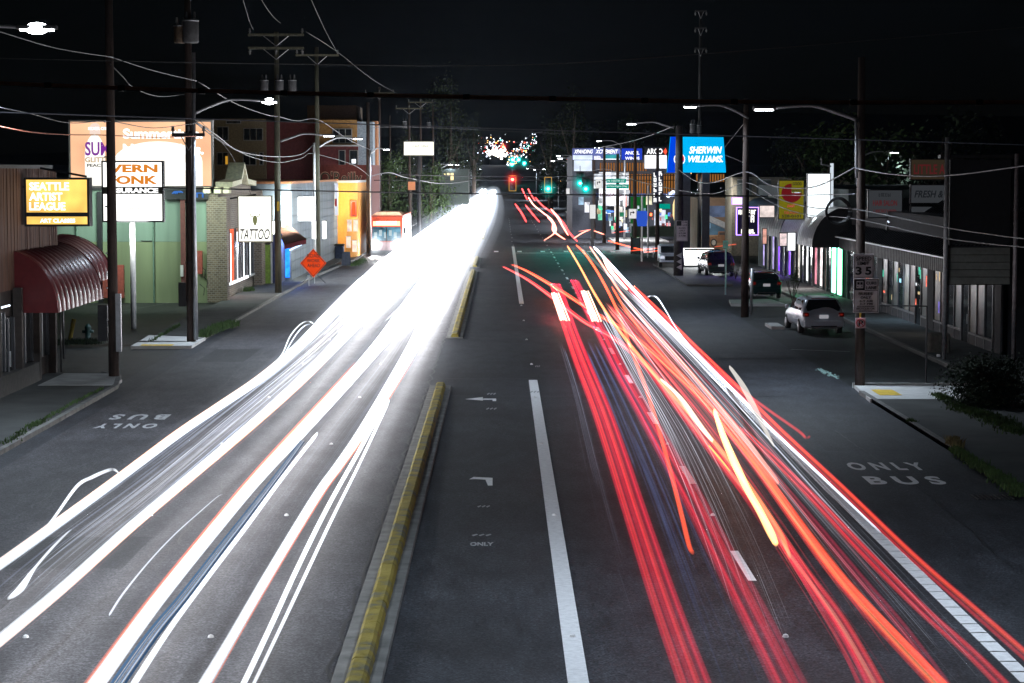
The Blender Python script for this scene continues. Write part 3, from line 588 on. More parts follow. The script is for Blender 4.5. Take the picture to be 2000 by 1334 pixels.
crossarm(pl4, P(620, 108, 156).x, 156, P(620, 108, 156).z, 1.5, WOODG, 2); arm_lamp(pl4, (-12.8, 156, P(622, 288, 156).z), P(690, 270, 156), 600)
MB().tube([(-13.08, 155.75, .2), (-13.1, 155.75, 9.2)], .09, 8).build('conduit', WHITEP, pl4, True)
pl5 = wood_pole('dark pole standing at the kerb in front of the bus', P(720, 498, 189).x, 189, P(722, 200, 189).z, .2)
MB().tube([(P(724, 498, 189).x, 188.75, .2), (P(724, 498, 189).x, 188.75, 9)], .08, 8).build('conduit', STEEL, pl5, True)
arm_lamp(pl5, (P(724, 300, 189).x, 189, P(724, 300, 189).z), P(748, 291, 189), 300, .8)
lp = [(742, 245, 170), (800, 262, 200), (822, 285, 188), (846, 320, 205), (762, 300, 225), (893, 380, 300), (905, 420, 340)]
LB = ['slim dark pole behind the kerb pole near the bus', 'tall far pole crossing the middle of the small lit billboard', 'far pole at the right part of the small lit billboard', 'far pole right of the small lit billboard',
      'far pole rising over the dark trees left of the bus', 'distant pole above the white glare', 'very distant pole beside the white glare']
for (px, Y, ty), lab in zip(lp, LB):
    r = wood_pole(lab, P(px, 400, Y).x, Y, P(px, ty, Y).z, .17, group='distant poles on the left')
    if px in (800, 822, 742): crossarm(r, P(px, 400, Y).x, Y, P(px, ty + 12, Y).z, 1.6, WOODG, 3)
    if px in (800, 846): transformer(r, P(px - 4, 400, Y).x - .3, Y, P(px, 250, Y).z, .8, .28)
# lamps whose poles stand outside the frame
def street_lamp(label, px, py, Y, side_, power, size=1.0, pole_out=2.6, group='street lamps'):
    h = P(px, py, Y); x = h.x + side_ * (pole_out + .3); r = thing('street_lamp', label, 'street lamp', (x, Y, 0), group)
    MB().tube([(x, Y, 0), (x, Y, h.z - .5)], [.12, .07], 10).build('shaft', STEEL, r, True)
    arm_lamp(r, (x, Y, h.z - .6), h - Vector((-side_ * .3, 0, 0)), power, size); return r
street_lamp('dazzling lamp at the top left corner of the view', 72, 54, 60, -1, 900, 1.5)
street_lamp('bright far lamp above the shop signs, lower of a pair', 1166, 288, 232, 1, 260, .9)
street_lamp('small far lamp nearest the green signals', 1131, 290, 262, 1, 260)
for px, py, Y, sd, lab in ((1170, 275, 290, 1, 'small high lamp of the pair above the shop signs'), (1091, 304, 330, 1, 'tiny far lamp left of the shop signs'), (1094, 309, 300, 1, 'tiny far lamp just under another'), (1117, 311, 280, 1, 'elongated far lamp left of the blue billboard'),
                          (1080, 314, 380, 1, 'faintest far lamp beside the green signals'), (880, 321, 330, -1, 'far lamp above the white glare'), (893, 322, 400, -1, 'smaller far lamp above the white glare'), (1747, 297, 170, -1, 'small lamp shining through the dark tree on the right')):
    street_lamp(lab, px, py, Y, sd, 600 if Y > 180 else 150, 1, group='distant street lamps')
# unseen street lamps added beside the view to brighten the near road
street_lamp('unseen added lamp beyond the left edge of the view', -300, -320, 34, -1, 800, 1.2); street_lamp('unseen added lamp beyond the right edge of the view', 1750, -320, 34, 1, 850, 1.2)
for px, py, Y, sd, lab in ((905, 330, 440, -1, 'tiny lamp added to light the far road, nearest of those left of the glare tip'), (925, 334, 560, -1, 'tiny lamp added to light the far road, second left of the glare tip'), (938, 330, 720, -1, 'farthest tiny added lamp left of the glare tip'),
                          (1062, 330, 440, 1, 'tiny lamp added to light the far road right of the green signal tops'), (1044, 331, 560, 1, 'tiny lamp added to light the far road between red and green signals'), (1030, 329, 720, 1, 'farthest tiny added lamp between red and green signals')):
    street_lamp(lab, px, py, Y, sd, 1600, 1, group='distant street lamps')  # invented lamps that brighten the far road
# right side
pr1 = wood_pole('brown pole with the speed limit and bus lane signs at the right ramp', 11.9, 73.5, P(1680, 112, 73.5).z, .17, -.006)
arm_lamp(pr1, (11.75, 73.4, P(1672, 236, 73.5).z), P(1510, 211, 73.5), 800)
MB().tube([(11.68, 73.3, 7), (11.64, 73.3, P(1672, 232, 73.5).z)], .05, 8).build('conduit', STEEL, pr1, True)
MB().box(11.83, 11.89, 73.30, 73.31, 2.35, 2.9).build('yellow_tag', YELP, pr1)
pr2 = wood_pole('dark wooden pole between the green hatchback and the purple neon sign', 12.1, 110.4, P(1462, 212, 110).z + .5, .2)
arm_lamp(pr2, (12.2, 110.3, P(1463, 231, 110).z), P(1360, 207, 110), 700)
MB().tube([(12.4, 110.2, .1), (12.42, 110.2, 2.4)], .07, 8).build('conduit', STEEL, pr2, True)
pr3 = wood_pole('stout black pole with white triangle markers in front of the cyan sign', P(1325, 540, 152).x, 152, P(1318, 246, 152).z, .34, m=mat('charred_wood', (.05, .045, .045), .9, var=.3, bump=.5))
arm_lamp(pr3, (P(1316, 250, 152).x, 152, P(1316, 250, 152).z), P(1242, 241, 152), 500)
x3 = P(1324, 540, 152).x
for py in (499, 511, 522): a = P(1327, py, 151.6); MB().add([(a.x - .2, 151.62, a.z), (a.x + .16, 151.62, a.z + .2), (a.x + .16, 151.62, a.z - .2)], [(0, 1, 2)]).build('reflector_triangle', WHITEP, pr3)
RP = [(1240, 276, 196, 'slim pole left of the white stacked sign'), (1206, 300, 205, 'slim pole at the left edge of the green street names'), (1180, 285, 225, 'pole in front of the blue LED billboard'), (1160, 290, 240, 'thin pole at the left edge of the blue LED billboard'),
      (1138, 300, 260, 'thin far pole beside the cyan signal'), (1284, 290, 185, 'pole carrying the white stacked letters'), (1123, 318, 300, 'distant thin pole left of the bright billboard'), (1366, 20, 190, 'very tall faint pole rising behind the cyan sign')]
for px, ty, Y, lab in RP:
    r = wood_pole(lab, P(px, 420, Y).x, Y, P(px, ty, Y).z, .18, m=BLACK if px == 1366 else WOOD, group='poles on the far right side')
    if px == 1366:
        for zz in (22, 55, 95): crossarm(r, P(px, 420, Y).x, Y, P(px, zz, Y).z, .5, DARKM, 2, False)
        transformer(r, P(1352, 400, Y).x, Y - .3, P(1352, 260, Y).z, .8, .26); transformer(r, P(1364, 400, Y).x, Y - .3, P(1364, 260, Y).z, .7, .22)

def wire(label, pts, r=.012, m=WIREM, sag=0.0, k=6, cat='overhead wire', name='overhead_wire', group='overhead wires across the sky'):
    q = [P(x, y, Y) for x, y, Y in pts]; q = smooth(q, k) if len(q) > 2 else [q[0].lerp(q[1], i / 14) + Vector((0, 0, -sag * 4 * (i / 14) * (1 - i / 14))) for i in range(15)]
    return one(MB().tube(q, r, 6), name, m, label, cat, group, True)
# near rusty pipe-like cable with clamps
PIPE = mat('rusty_span', (.5, .17, .10), .7, var=.35, scale=8)
pp = [(-60, 160, 14), (400, 177, 14), (1000, 191, 14), (1500, 199, 14), (2060, 199, 14)]
q = smooth([P(*a) for a in pp], 8); r = thing('span_cable', 'thick rusty cable with dark clamps spanning the whole view close to the viewer', 'span cable', q[0])
MB().tube(q, .0115, 8).build('sheath', PIPE, r, True); MB().tube([v + Vector((0, .01, -.012)) for v in q], .004, 5).build('messenger_wire', DARKM, r, True)
for px in (22, 162, 311, 464, 613, 757, 918, 1079, 1272, 1462, 1677, 1884):
    t = (px + 60) / 2120 * (len(q) - 1); i = int(t); c = q[i].lerp(q[min(i + 1, len(q) - 1)], t - i); MB().box(c.x - .022, c.x + .022, c.y - .018, c.y + .018, c.z - .02, c.z + .016).build('clamp', WIRED, r)
wire('taut bright white wire running across the view above the billboard', [(-40, 218, 40), (1000, 252, 44), (2060, 285, 44)], .012, WIREL)
wire('faint high wire sagging across the dark sky from left to upper right', [(-40, 113, 45), (500, 124, 45), (1000, 127, 45), (1400, 103, 45), (2060, 48, 45)], .010)
wire('black taut wire crossing in front of the tattoo sign and signals', [(300, 366, 100), (900, 378, 100), (1500, 383, 100)], .035, WIRED)
wire('thin pale wire joining the purple neon sign level to the right pole', [(1180, 381, 150), (1480, 382, 110), (1670, 379, 73.5)], .02, WIREL)
wire('dim wire just above the black signal wire', [(730, 352, 212), (1000, 352, 214), (1330, 352, 212)], .04, WIRED)
wire('signal span wire carrying the traffic lights', [(745, 340, 211), (1000, 345, 213), (1330, 342, 211)], .05, WIREM)
wire('pale wire swooping in from the top left lamp to the first pole', [(-40, 52, 62), (0, 62, 63), (110, 94, 70), (222, 112, 76.6)], .016, WIREL)
wire('pale wire from the first to the second left pole', [(222, 113, 76.6), (300, 138, 84), (384, 158, 92.4)], .016, WIREL)
wire('pale wire dropping from the second left pole past its lamp', [(388, 160, 92.4), (460, 202, 108), (520, 224, 122), (543, 227, 130)], .018, WIREL)
wire('pale wire from the mossy pole to the lamp arm pole', [(543, 227, 130), (580, 236, 143), (622, 234, 156), (680, 272, 172), (722, 292, 189)], .022, WIREL)
wire('upper heavy cable sagging between the second pole and the lamp arm pole', [(382, 238, 92.4), (420, 262, 100), (470, 296, 112), (545, 306, 130), (590, 300, 145), (612, 282, 155.6)], .032, WIREL)
wire('lower heavy cable sagging in front of the grey blue shop', [(382, 240, 92.4), (430, 275, 103), (490, 306, 118), (545, 317, 130), (590, 308, 145), (612, 300, 155.6), (690, 322, 175), (722, 345, 189)], .026, WIREM)
wire('thin wire fanning off the second left pole to the dim apartments', [(390, 235, 92), (450, 300, 130), (500, 400, 135)], .012)
wire('wire draped across the top of the orange billboard', [(0, 210, 60), (60, 222, 64), (135, 240, 70), (215, 237, 76.6), (300, 250, 84), (384, 240, 92)], .014, WIREM)
wire('wire drooping at mid height of the orange billboard', [(0, 247, 60), (60, 258, 64), (135, 263, 70), (205, 264, 76.6), (300, 268, 84), (382, 266, 92)], .018, PIPE)
wire('twisted service cable between the near left poles', [(215, 125, 76.6), (240, 150, 78), (262, 172, 80), (310, 188, 86), (360, 184, 92)], .02, WIREM)
for i, (a, lab) in enumerate((([(470, -20, 90), (495, 58, 130)], 'high tension wire at the left end of the crossarms'), ([(500, -20, 95), (548, 45, 130)], 'high tension wire to the tip of the mossy pole'), ([(600, -20, 100), (661, 105, 156)], 'high tension wire crossing to the pale pole'))):
    wire(lab, a, .010, WIREM, .2)
wire('high tension wire from the crossarms towards the far poles', [(598, 62, 130), (660, 102, 156), (735, 160, 196), (800, 195, 260)], .014, WIREM)
wire('thick bundled cable dipping between the right hand poles', [(1326, 332, 151), (1360, 354, 140), (1395, 356, 127), (1457, 336, 110.3), (1500, 360, 100), (1550, 368, 92), (1600, 362, 84), (1668, 328, 73.4)], .026, WIREL)
wire('thick bundled cable running from the sign pole out to the right edge', [(1670, 328, 73.4), (1740, 340, 66), (1850, 343, 60), (2060, 315, 52)], .024, WIREL)
wire('upper thin drop wire of the right hand poles', [(1326, 372, 151), (1395, 378, 127), (1457, 357, 110.3), (1520, 388, 98), (1590, 406, 86), (1666, 408, 73.4), (1850, 445, 62), (2060, 474, 52)], .02, WIREM)
wire('lower thin drop wire of the right hand poles', [(1457, 367, 110.3), (1520, 402, 98), (1580, 420, 88), (1666, 427, 73.4), (1850, 466, 62), (2060, 488, 52)], .018, WIREM)
wire('pale wire climbing from the far poles towards the cyan sign', [(1160, 290, 230), (1240, 274, 196), (1318, 246, 152)], .03, WIREL)
wire('short guy wire slanting down beside the cyan sign', [(1460, 233, 110.3), (1415, 288, 120)], .012)
wire('drop wire right of the cyan sign', [(1417, 303, 172), (1440, 312, 130), (1457, 320, 110.3)], .02, WIREL)
wire('far cable sagging below the blue billboard', [(1117, 345, 250), (1180, 330, 225), (1240, 352, 196), (1318, 370, 152)], .03, WIREM)
wire('far pale cable above the white glare on the left', [(722, 345, 189), (760, 337, 196), (800, 348, 210), (880, 358, 260), (960, 345, 400)], .035, WIREL)
wire('thin line across the far street on the left', [(722, 250, 189), (800, 248, 210), (960, 255, 300), (1118, 262, 300)], .02, WIREM)
# coil of spare cable hung under the wires
c = P(1638, 412, 73.0); rr = 26 * 73 / F; cc = thing('cable_coil', 'round black coil of spare cable hanging left of the speed limit pole', 'cable coil', c)
for i in range(5):
    a0 = rr * (1 - .045 * i); MB().tube([(c.x + a0 * math.cos(2 * math.pi * j / 28) * (1 - .12 * max(0, math.sin(2 * math.pi * j / 28))), c.y + .03 * i, c.z + a0 * 1.05 * math.sin(2 * math.pi * j / 28)) for j in range(29)], .014, 6).build('cable_loop', WIRED, cc, True)
MB().tube([(c.x - .02, c.y, c.z + rr), (c.x + .45, c.y + .2, c.z + rr * .2), (11.75, 73.4, c.z + .05)], .012, 5).build('tie', WIRED, cc)

# ================================================================== SIGNS ON THE RIGHT POLE
SG = mat('sign_sheet', (0.62, 0.56, 0.60), 0.5, var=.06); INK = mat('black_ink', (.012, .012, .014), .6); REDI = mat('red_ink', (.45, .02, .03), .6)
def plate(label, x0, y0, x1, y1, Y, cat='road sign', m=SG, name='road_sign', border=INK, group=None):
    a, b = P(x0, y0, Y), P(x1, y1, Y); r = thing(name, label, cat, ((a.x + b.x) / 2, Y, b.z), group)
    MB().bev(a.x, b.x, Y, Y + .02, b.z, a.z, .004).build('panel', m, r)
    if border:
        t = (b.x - a.x) * .022; i = t * 1.2; e = MB()
        for (p, q_, u, v) in ((a.x + i, b.x - i, b.z + i, b.z + i + t), (a.x + i, b.x - i, a.z - i - t, a.z - i), (a.x + i, a.x + i + t, b.z + i + t, a.z - i - t), (b.x - i - t, b.x - i, b.z + i + t, a.z - i - t)): e.box(p, q_, Y - .004, Y - .001, u, v)
        e.build('border', border, r)
    return r
YS = 73.25
s1 = plate('white speed limit 35 sign at the top of the right pole', 1667, 496, 1706, 543, YS)
ptext('SPEED', 1672, 501, 1702, 509, YS - .01, INK, s1, .01); ptext('LIMIT', 1675, 511, 1698, 518, YS - .01, INK, s1, .01); ptext('3', 1671, 521, 1683, 537, YS - .01, INK, s1, .03); ptext('5', 1690, 521, 1702, 537, YS - .01, INK, s1, .03)
s2 = plate('curb lane buses only sign with a bus symbol below the speed limit sign', 1667, 544, 1716, 611, YS - .04)
Y2 = YS - .05
mb = MB(); pbox(mb, 1669.5, 546, 1689, 567, Y2, .005); mb.build('symbol_field', INK, s2)
mb = MB(); pbox(mb, 1673, 549, 1686, 563, Y2 - .006, .003); mb.build('bus_symbol', SG, s2); mb = MB(); pbox(mb, 1674.5, 551, 1679, 556, Y2 - .01, .003); pbox(mb, 1680.5, 551, 1685, 556, Y2 - .01, .003); pbox(mb, 1674.5, 558.5, 1676.5, 560.5, Y2 - .01, .003); pbox(mb, 1682.5, 558.5, 1684.5, 560.5, Y2 - .01, .003); mb.build('bus_symbol_windows', INK, s2)
mb = MB(); pbox(mb, 1689.2, 567, 1714, 568, Y2, .003); mb.build('rule', INK, s2)
for t_, b_ in (('CURB', (1692, 550, 1712, 556)), ('LANE', (1692, 559, 1712, 565)), ('BUSES', (1677, 571, 1704, 576.5)), ('ONLY', (1681, 578.5, 1701, 584)), ('6-9 AM', (1679, 586, 1704, 590)), ('3-7 PM', (1679, 591.5, 1704, 595.5)), ('BICYCLES OK', (1673, 601, 1709, 604.5))): ptext(t_, *b_, Y2 - .004, INK, s2, .012)
scribble(1674, 597.5, 1708, 599.5, Y2 - .004, INK, s2, 14, 6); scribble(1678, 606, 1704, 608, Y2 - .004, INK, s2, 10, 7)
s3 = plate('small pinkish no parking symbol sign below the bus lane sign', 1671, 621, 1691, 641, YS, m=mat('pink_sheet', (.62, .45, .5), .5), border=None)
ptext('P', 1677, 625.5, 1686, 636.5, YS - .012, INK, s3, .03)
cR = P(1681, 631, YS); rr = 8 * YS / F; e = MB(); e.tube([(cR.x + rr * math.cos(a * .2618), YS - .01, cR.z + rr * math.sin(a * .2618)) for a in range(25)], .014, 5); e.tube([(cR.x - rr * .7, YS - .018, cR.z + rr * .7), (cR.x + rr * .7, YS - .018, cR.z - rr * .7)], .013, 5); e.build('prohibition_ring', REDI, s3)
s4 = plate('far bus lane sign with a bus symbol on the stout black pole', 1321, 431, 1343, 471, 151.3)
mb = MB(); pbox(mb, 1322, 432, 1331, 441, 151.28, .005); mb.build('symbol_field', INK, s4)
for t_, b_ in (('CURB', (1333, 433, 1342, 436)), ('LANE', (1333, 438, 1342, 441)), ('BUSES', (1326, 444, 1339, 447)), ('ONLY', (1327, 449, 1338, 452)), ('6-9 AM', (1326, 454, 1339, 457)), ('3-7 PM', (1326, 459, 1339, 462))): ptext(t_, *b_, 151.28, INK, s4, .01)
s5 = plate('right turn arrow sign left of the blue hexagonal sign', 1228, 408, 1243, 427, 180, m=emit('lit_sheet', (.9, .9, .9), .9), border=INK)
def turnarrow(x, y, k, Y, par):
    mb = MB(); pbox(mb, x, y, x + 1.6 * k, y + 6 * k, Y, .01); pbox(mb, x, y, x + 5 * k, y + 1.6 * k, Y - .002, .01); a, b, c = P(x + 4.6 * k, y - 2 * k, Y), P(x + 4.6 * k, y + 3.6 * k, Y), P(x + 8 * k, y + .8 * k, Y); mb.add([a, b, c], [(0, 1, 2)]); mb.build('arrow', INK, par)
turnarrow(1231, 414, 1.1, 179.98, s5)
s6 = plate('right turn arrow sign above the left end of the lit kiosk', 1163, 350, 1176, 368, 200, m=_mats['lit_sheet'], border=INK); turnarrow(1166, 355, .9, 199.98, s6)
HEX = mat('blue_enamel', (.02, .07, .42), .5)
a, b = P(1243, 412, 178), P(1265, 442, 178); r = thing('blue_sign', 'blue hexagonal sign on a pale post across the junction', 'sign', (a.x, 178, b.z))
MB().prism([(a.x + .1, b.z), (b.x - .1, b.z), (b.x, (a.z + b.z) / 2), (b.x - .05, a.z), (a.x + .05, a.z), (a.x, (a.z + b.z) / 2)], 'y', 178, 178.05).build('panel', emit('blue_lit', (.03, .1, .6), .9), r); MB().tube([((a.x + b.x) / 2, 178.1, 0), ((a.x + b.x) / 2, 178.1, a.z + 1.3)], .08, 8).build('post', WHITEP, r)
r = thing('parking_sign', 'small green and white sign on a thin post between the two dark cars', 'sign', (P(1417, 575, 130).x, 130, 0))
xx = P(1417, 575, 130).x; MB().tube([(xx, 130, 0), (xx, 130, P(1417, 470, 130).z)], .045, 8).build('post', mat('pale_post', (.35, .5, .55), .5), r); mb = MB(); pbox(mb, 1412, 470, 1422, 485, 129.9, .03); mb.build('panel', mat('teal_sheet', (.3, .6, .6), .5), r); ptext('P', 1414, 474, 1420, 480, 129.88, PALE, r, .03)
# thin L shaped frame post on the right
r = thing('frame_post', 'thin dark L shaped post standing behind the right ramp', 'post', (14.2, 74, 0)); zt = P(1812, 598, 74).z
MB().tube([(14.2, 74, 0), (14.2, 74, zt)], .03, 8).build('upright', DARKM, r); MB().tube([(14.2, 74, zt), (P(1718, 598, 74).x, 74, zt + .02)], .02, 8).build('arm', DARKM, r)
# road work sign
OY = 141
a = P(612, 514, OY); r = thing('road_work_sign', 'orange diamond road work ahead sign on a folding stand', 'road sign', (a.x, OY, 0.1)); hs = 25.5 * OY / F
MB().prism([(a.x - hs, a.z), (a.x, a.z - hs * 1.1), (a.x + hs, a.z), (a.x, a.z + hs * 1.1)], 'y', OY, OY + .02).build('diamond_panel', emit('fluorescent_orange', (.85, .075, .015), .85, .1), r)
k = .9; e = MB(); pp = [(a.x - hs * k, a.z), (a.x, a.z - hs * 1.1 * k), (a.x + hs * k, a.z), (a.x, a.z + hs * 1.1 * k)]
for i in range(4): e.tube([(pp[i][0], OY - .01, pp[i][1]), (pp[(i + 1) % 4][0], OY - .01, pp[(i + 1) % 4][1])], .016, 4)
e.build('border', INK, r)
for t_, b_ in (('ROAD', (600, 496, 624, 503)), ('WORK', (599, 505.5, 625, 512.5)), ('AHEAD', (600, 515, 625, 522))): ptext(t_, *b_, OY - .012, INK, r, .01)
for dx in (-.75, .75): MB().tube([(a.x, OY + .1, a.z - hs * .6), (a.x + dx, OY + (.2 if dx > 0 else -.2), .12)], .025, 6).build('stand_leg', FRAME, r)
MB().tube([(a.x + .06, OY + .1, .12), (a.x + .06, OY + .1, a.z + hs)], .022, 6).build('mast', WHITEP, r)

# ================================================================== TRAFFIC SIGNALS
BP = emit('yellow_tape_glow', (1, .55, .1), .55)  # the tape's reflected brightness put in as emission
def signal(label, px, py, Y, lit, hw=.36, hh=.75, group='traffic signals over the junction', edge=BP):
    c = P(px, py, Y); r = thing('traffic_light', label, 'traffic light', c, group)
    MB().box(c.x - hw, c.x + hw, Y, Y + .04, c.z - hh, c.z + hh).build('backplate', DARKM, r)
    if edge:
        e = MB(); t = .06
        e.box(c.x - hw, c.x + hw, Y - .02, Y - .002, c.z + hh - t, c.z + hh); e.box(c.x - hw, c.x + hw, Y - .02, Y - .002, c.z - hh, c.z - hh + t); e.box(c.x - hw, c.x - hw + t, Y - .02, Y - .002, c.z - hh + t, c.z + hh - t); e.box(c.x + hw - t, c.x + hw, Y - .02, Y - .002, c.z - hh + t, c.z + hh - t); e.build('tape_edge', edge, r)
    MB().bev(c.x - .2, c.x + .2, Y - .2, Y - .001, c.z - .56, c.z + .56, .03).build('housing', BLACK, r)
    for i, cl in enumerate(('red', 'amber', 'green')):
        z = c.z + .37 - .37 * i; on = cl == lit
        mm = {'red': emit('signal_red', (1, .06, .03), 22), 'green': emit('signal_green', (.05, 1, .75), 22), 'amber': DARKM}[cl] if on else DARKM
        l = MB().tube([(c.x, Y - .2, z), (c.x, Y - .25, z), (c.x, Y - .27, z)], [.15, .15, .08], 12).build('lens', mm, r)
        MB().tube([(c.x - .16, Y - .22, z + .05), (c.x - .1, Y - .42, z + .14), (c.x + .1, Y - .42, z + .14), (c.x + .16, Y - .22, z + .05)], .02, 4).build('visor', BLACK, l)
    MB().tube([(c.x, Y + .05, c.z + hh), (c.x, Y + .05, c.z + hh + .5)], .03, 6).build('hanger', DARKM, r)
    if lit in ('red', 'green'): halo(r, (c.x, Y - .3, c.z + (.37 if lit == 'red' else -.37)), .2, {'red': (1, .03, .05), 'green': (.0, .85, .75)}[lit], 2.2, n=6); lampobj(r, (c.x, Y - .7, c.z), 90 if lit == 'green' else 40, {'red': (1, .1, .1), 'green': (.05, 1, .85)}[lit], .3, (R(-50), 0, 0))
    return r
signal('red signal hanging over the turn lane', 1001, 358, 213, 'red')
signal('green signal right of the red one', 1070.5, 361, 213, 'green', group='traffic signals over the junction')
signal('left one of the two close set green signals beside the blue billboard pole', 1133, 350, 209, 'green', edge=None); signal('right one of the two close set green signals beside the blue billboard pole', 1144, 361, 206, 'green', edge=None)
for px, py, cl, lab in ((1001, 312, 'green', 'uppermost distant green signal'), (1000, 321, 'green', 'lower distant green signal left'), (1013, 312, 'green', 'distant green signal middle'), (1024, 319, 'green', 'distant green signal right'), (983, 287, 'red', 'distant red signal near the headlight burst')):
    c = P(px, py, 900); r = thing('traffic_light', lab, 'traffic light', c, 'far traffic signals'); MB().box(c.x - .5, c.x + .5, 900, 900.3, c.z - 1, c.z + 1).build('housing', BLACK, r); MB().ball((c.x, 899.6, c.z), .6, 8, 6).build('lens', _mats['signal_' + cl], r)
    halo(r, (c.x, 899.6, c.z), .8, {'red': (1, .03, .05), 'green': (.0, .85, .75)}[cl], .7, n=5)
# street name signs
TEAL = emit('lit_street_sign', (.0, .36, .27), .8)
for bb, t_, lab in (((1184, 349, 1223, 357), 'N 105TH ST', 'upper green street name sign on the far pole'), ((1184, 360, 1228, 368), 'N Northgate Way', 'lower green street name sign on the far pole')):
    r = plate(lab, *bb, 198, m=TEAL, border=None, name='street_name_sign'); ptext(t_, bb[0] + 3, bb[1] + 2, bb[2] - 3, bb[3] - 2, 197.98, emit('sign_letter', (.8, .95, .9), .9), r, .01)
r = plate('small green street name sign under the stacked letters', 1287, 398, 1309, 408, 190, m=TEAL, border=None, name='street_name_sign')
r = thing('push_button_post', 'round lit yellow sign edge on beside the stout pole', 'sign', P(1318, 412, 170)); c = P(1318, 410, 170); MB().tube([(c.x, 170, c.z - .8), (c.x, 170, c.z - .4), (c.x, 170, c.z + .4), (c.x, 170, c.z + .8)], [.05, .16, .16, .05], 10).build('disc', emit('warm_disc', (1, .75, .35), 1.3), r)

# ================================================================== LEFT SIDE BUILDINGS
SID = [mat('brown_siding_%d' % i, c, .8, var=.3, scale=5, bump=.4, streak=True) for i, c in enumerate(((.115, .055, .035), (.095, .045, .03), (.13, .062, .04)))]
b1 = thing('shop_building', 'low brown timber clad shop at the left edge with the red barrel awning', 'building', (-16, 60, 0))
MB().box(-26, -16.06, 52, 78.8, -.05, 7.3).build('wall', mat('dark_wall', (.03, .02, .017), .9), b1)
y = 62.0
i = 0
tmp = {}
while y < 78.7:
    key = i % 3
    if key not in tmp:
        tmp[key] = MB().box(-.06, 0, 0, .22, 0, 4.0).build('siding_board', SID[key]); c = tmp[key]; c.parent = b1
    else: c = tmp[key].copy(); COL.objects.link(c); c.parent = b1
    c.location = (rnd.uniform(0, .02), y - 60, 3.35); y += .245; i += 1
for j in range(4):
    MB().box(-16.06 - .3, -15.98 + .02 * j, 78.8 + j * .24, 78.8 + j * .24 + .22, 3.3, 7.25).build('siding_board', SID[j % 3], b1)
MB().box(-26.1, -15.9, 51.9, 79, 7.3, 7.42).build('roof', DARKM, b1)
MB().box(-16.2, -15.7, 66.0, 75.3, -.02, .75).build('bulkhead', mat('bulkhead_board', (.06, .055, .05), .8, bump=.3), b1)
for y in (67.2, 69.6, 72.8, 75.6, 78.3):
    MB().box(-16.0, -15.72, y - .14, y + .14, 0, 3.4).build('pilaster', mat('dark_pilaster', (.045, .035, .03), .8), b1)
for ya, yb in ((67.4, 69.4), (69.8, 71.2), (73.0, 75.4), (75.8, 78.1)):
    w = MB().box(-16.02, -15.98, ya, yb, .78, 2.7).build('window', GLASS, b1)
    for t in (0, .5, 1): yy = ya + (yb - ya) * t; MB().box(-15.975, -15.93, yy - .03, yy + .03, .78, 2.7).build('mullion', FRAME, w)
d = MB().box(-16.02, -15.95, 71.5, 72.5, .02, 2.5).build('door', GLASS, b1); MB().box(-15.94, -15.9, 71.55, 71.6, .05, 2.45).build('frame', FRAME, d); MB().box(-15.94, -15.9, 72.4, 72.45, .05, 2.45).build('frame', FRAME, d); MB().box(-15.93, -15.88, 71.7, 71.73, .9, 1.4).build('handle', STEEL, d)
l = MB().tube([(-15.85, 62, 2.9), (-15.85, 71.5, 2.9)], .03, 6).build('fluorescent_tube', emit('cool_tube', (.8, .9, 1), 3), b1)
AWN = mat('burgundy_vinyl', (.13, .015, .017), .33, var=.15, spec=.6)
def barrel(r, xi, xo, ya, yb, zb, zt, n, m, ribm=None, mend=None, yfix=True):
    """barrel awning whose panels curve from the wall out to the hem"""
    K = 9; W = xo - xi; Hh = zt - zb
    prof = [(xi + W * math.sin(q * math.pi / 2 / K), zb + Hh * math.cos(q * math.pi / 2 / K)) for q in range(K + 1)]
    for i in range(n):
        y0, y1 = ya + (yb - ya) * i / n, ya + (yb - ya) * (i + 1) / n; mb = MB(); yl = [y0, y0 + (y1 - y0) * .12, (y0 + y1) / 2, y1 - (y1 - y0) * .12, y1]; dz = [0, .035, .06, .035, 0]
        vs = []
        for yy, dd in zip(yl, dz):
            for q, (x, z) in enumerate(prof):
                a = q * math.pi / 2 / K; vs.append((x - (1 if W > 0 else -1) * math.sin(a) * (.06 - dd), yy, z - math.cos(a) * (.06 - dd)))
        n1 = K + 1; mb.add(vs, [(u * n1 + q, u * n1 + q + 1, (u + 1) * n1 + q + 1, (u + 1) * n1 + q) for u in range(4) for q in range(K)]); mb.build('awning_panel', m, r, True)
    e = MB(); e.prism([(xi, zb)] + prof[::-1], 'y', ya - .03, ya - .005); e.build('end_panel', mend or m, r)
    e = MB(); e.prism([(xi, zb)] + prof[::-1], 'y', yb + .005, yb + .03); e.build('end_panel', mend or m, r)
aw = thing('barrel_awning', 'glossy burgundy barrel awning over the near left shopfront', 'awning', (-16, 73, 2.5), 'barrel awnings')
barrel(aw, -16.45, -14.58, 73, 81.3, P(118, 611, 73).z, P(5, 486, 73).z, 11, AWN)
aw2 = thing('barrel_awning', 'duller burgundy barrel awning tucked behind the near one', 'awning', (-17, 82, 2.5), 'barrel awnings')
barrel(aw2, -17.4, -15.4, 81.6, 88, 3.0, 4.75, 8, AWN)
for x, y_, zt, lab in ((-15.75, 79.2, 2.6, 'thin grey post holding up the near burgundy awning'), (-16.9, 85.5, 3.0, 'thin grey post holding up the rear burgundy awning')):
    one(MB().tube([(x, y_, 0), (x, y_, zt)], .035, 8), 'awning_post', FRAME, lab, 'post', 'awning posts', True)
AMB = emit('amber_sign_face', (1, .58, .13), 1.35, .45, .8); WL = emit('white_letters', (1, 1, 1), 1.6)
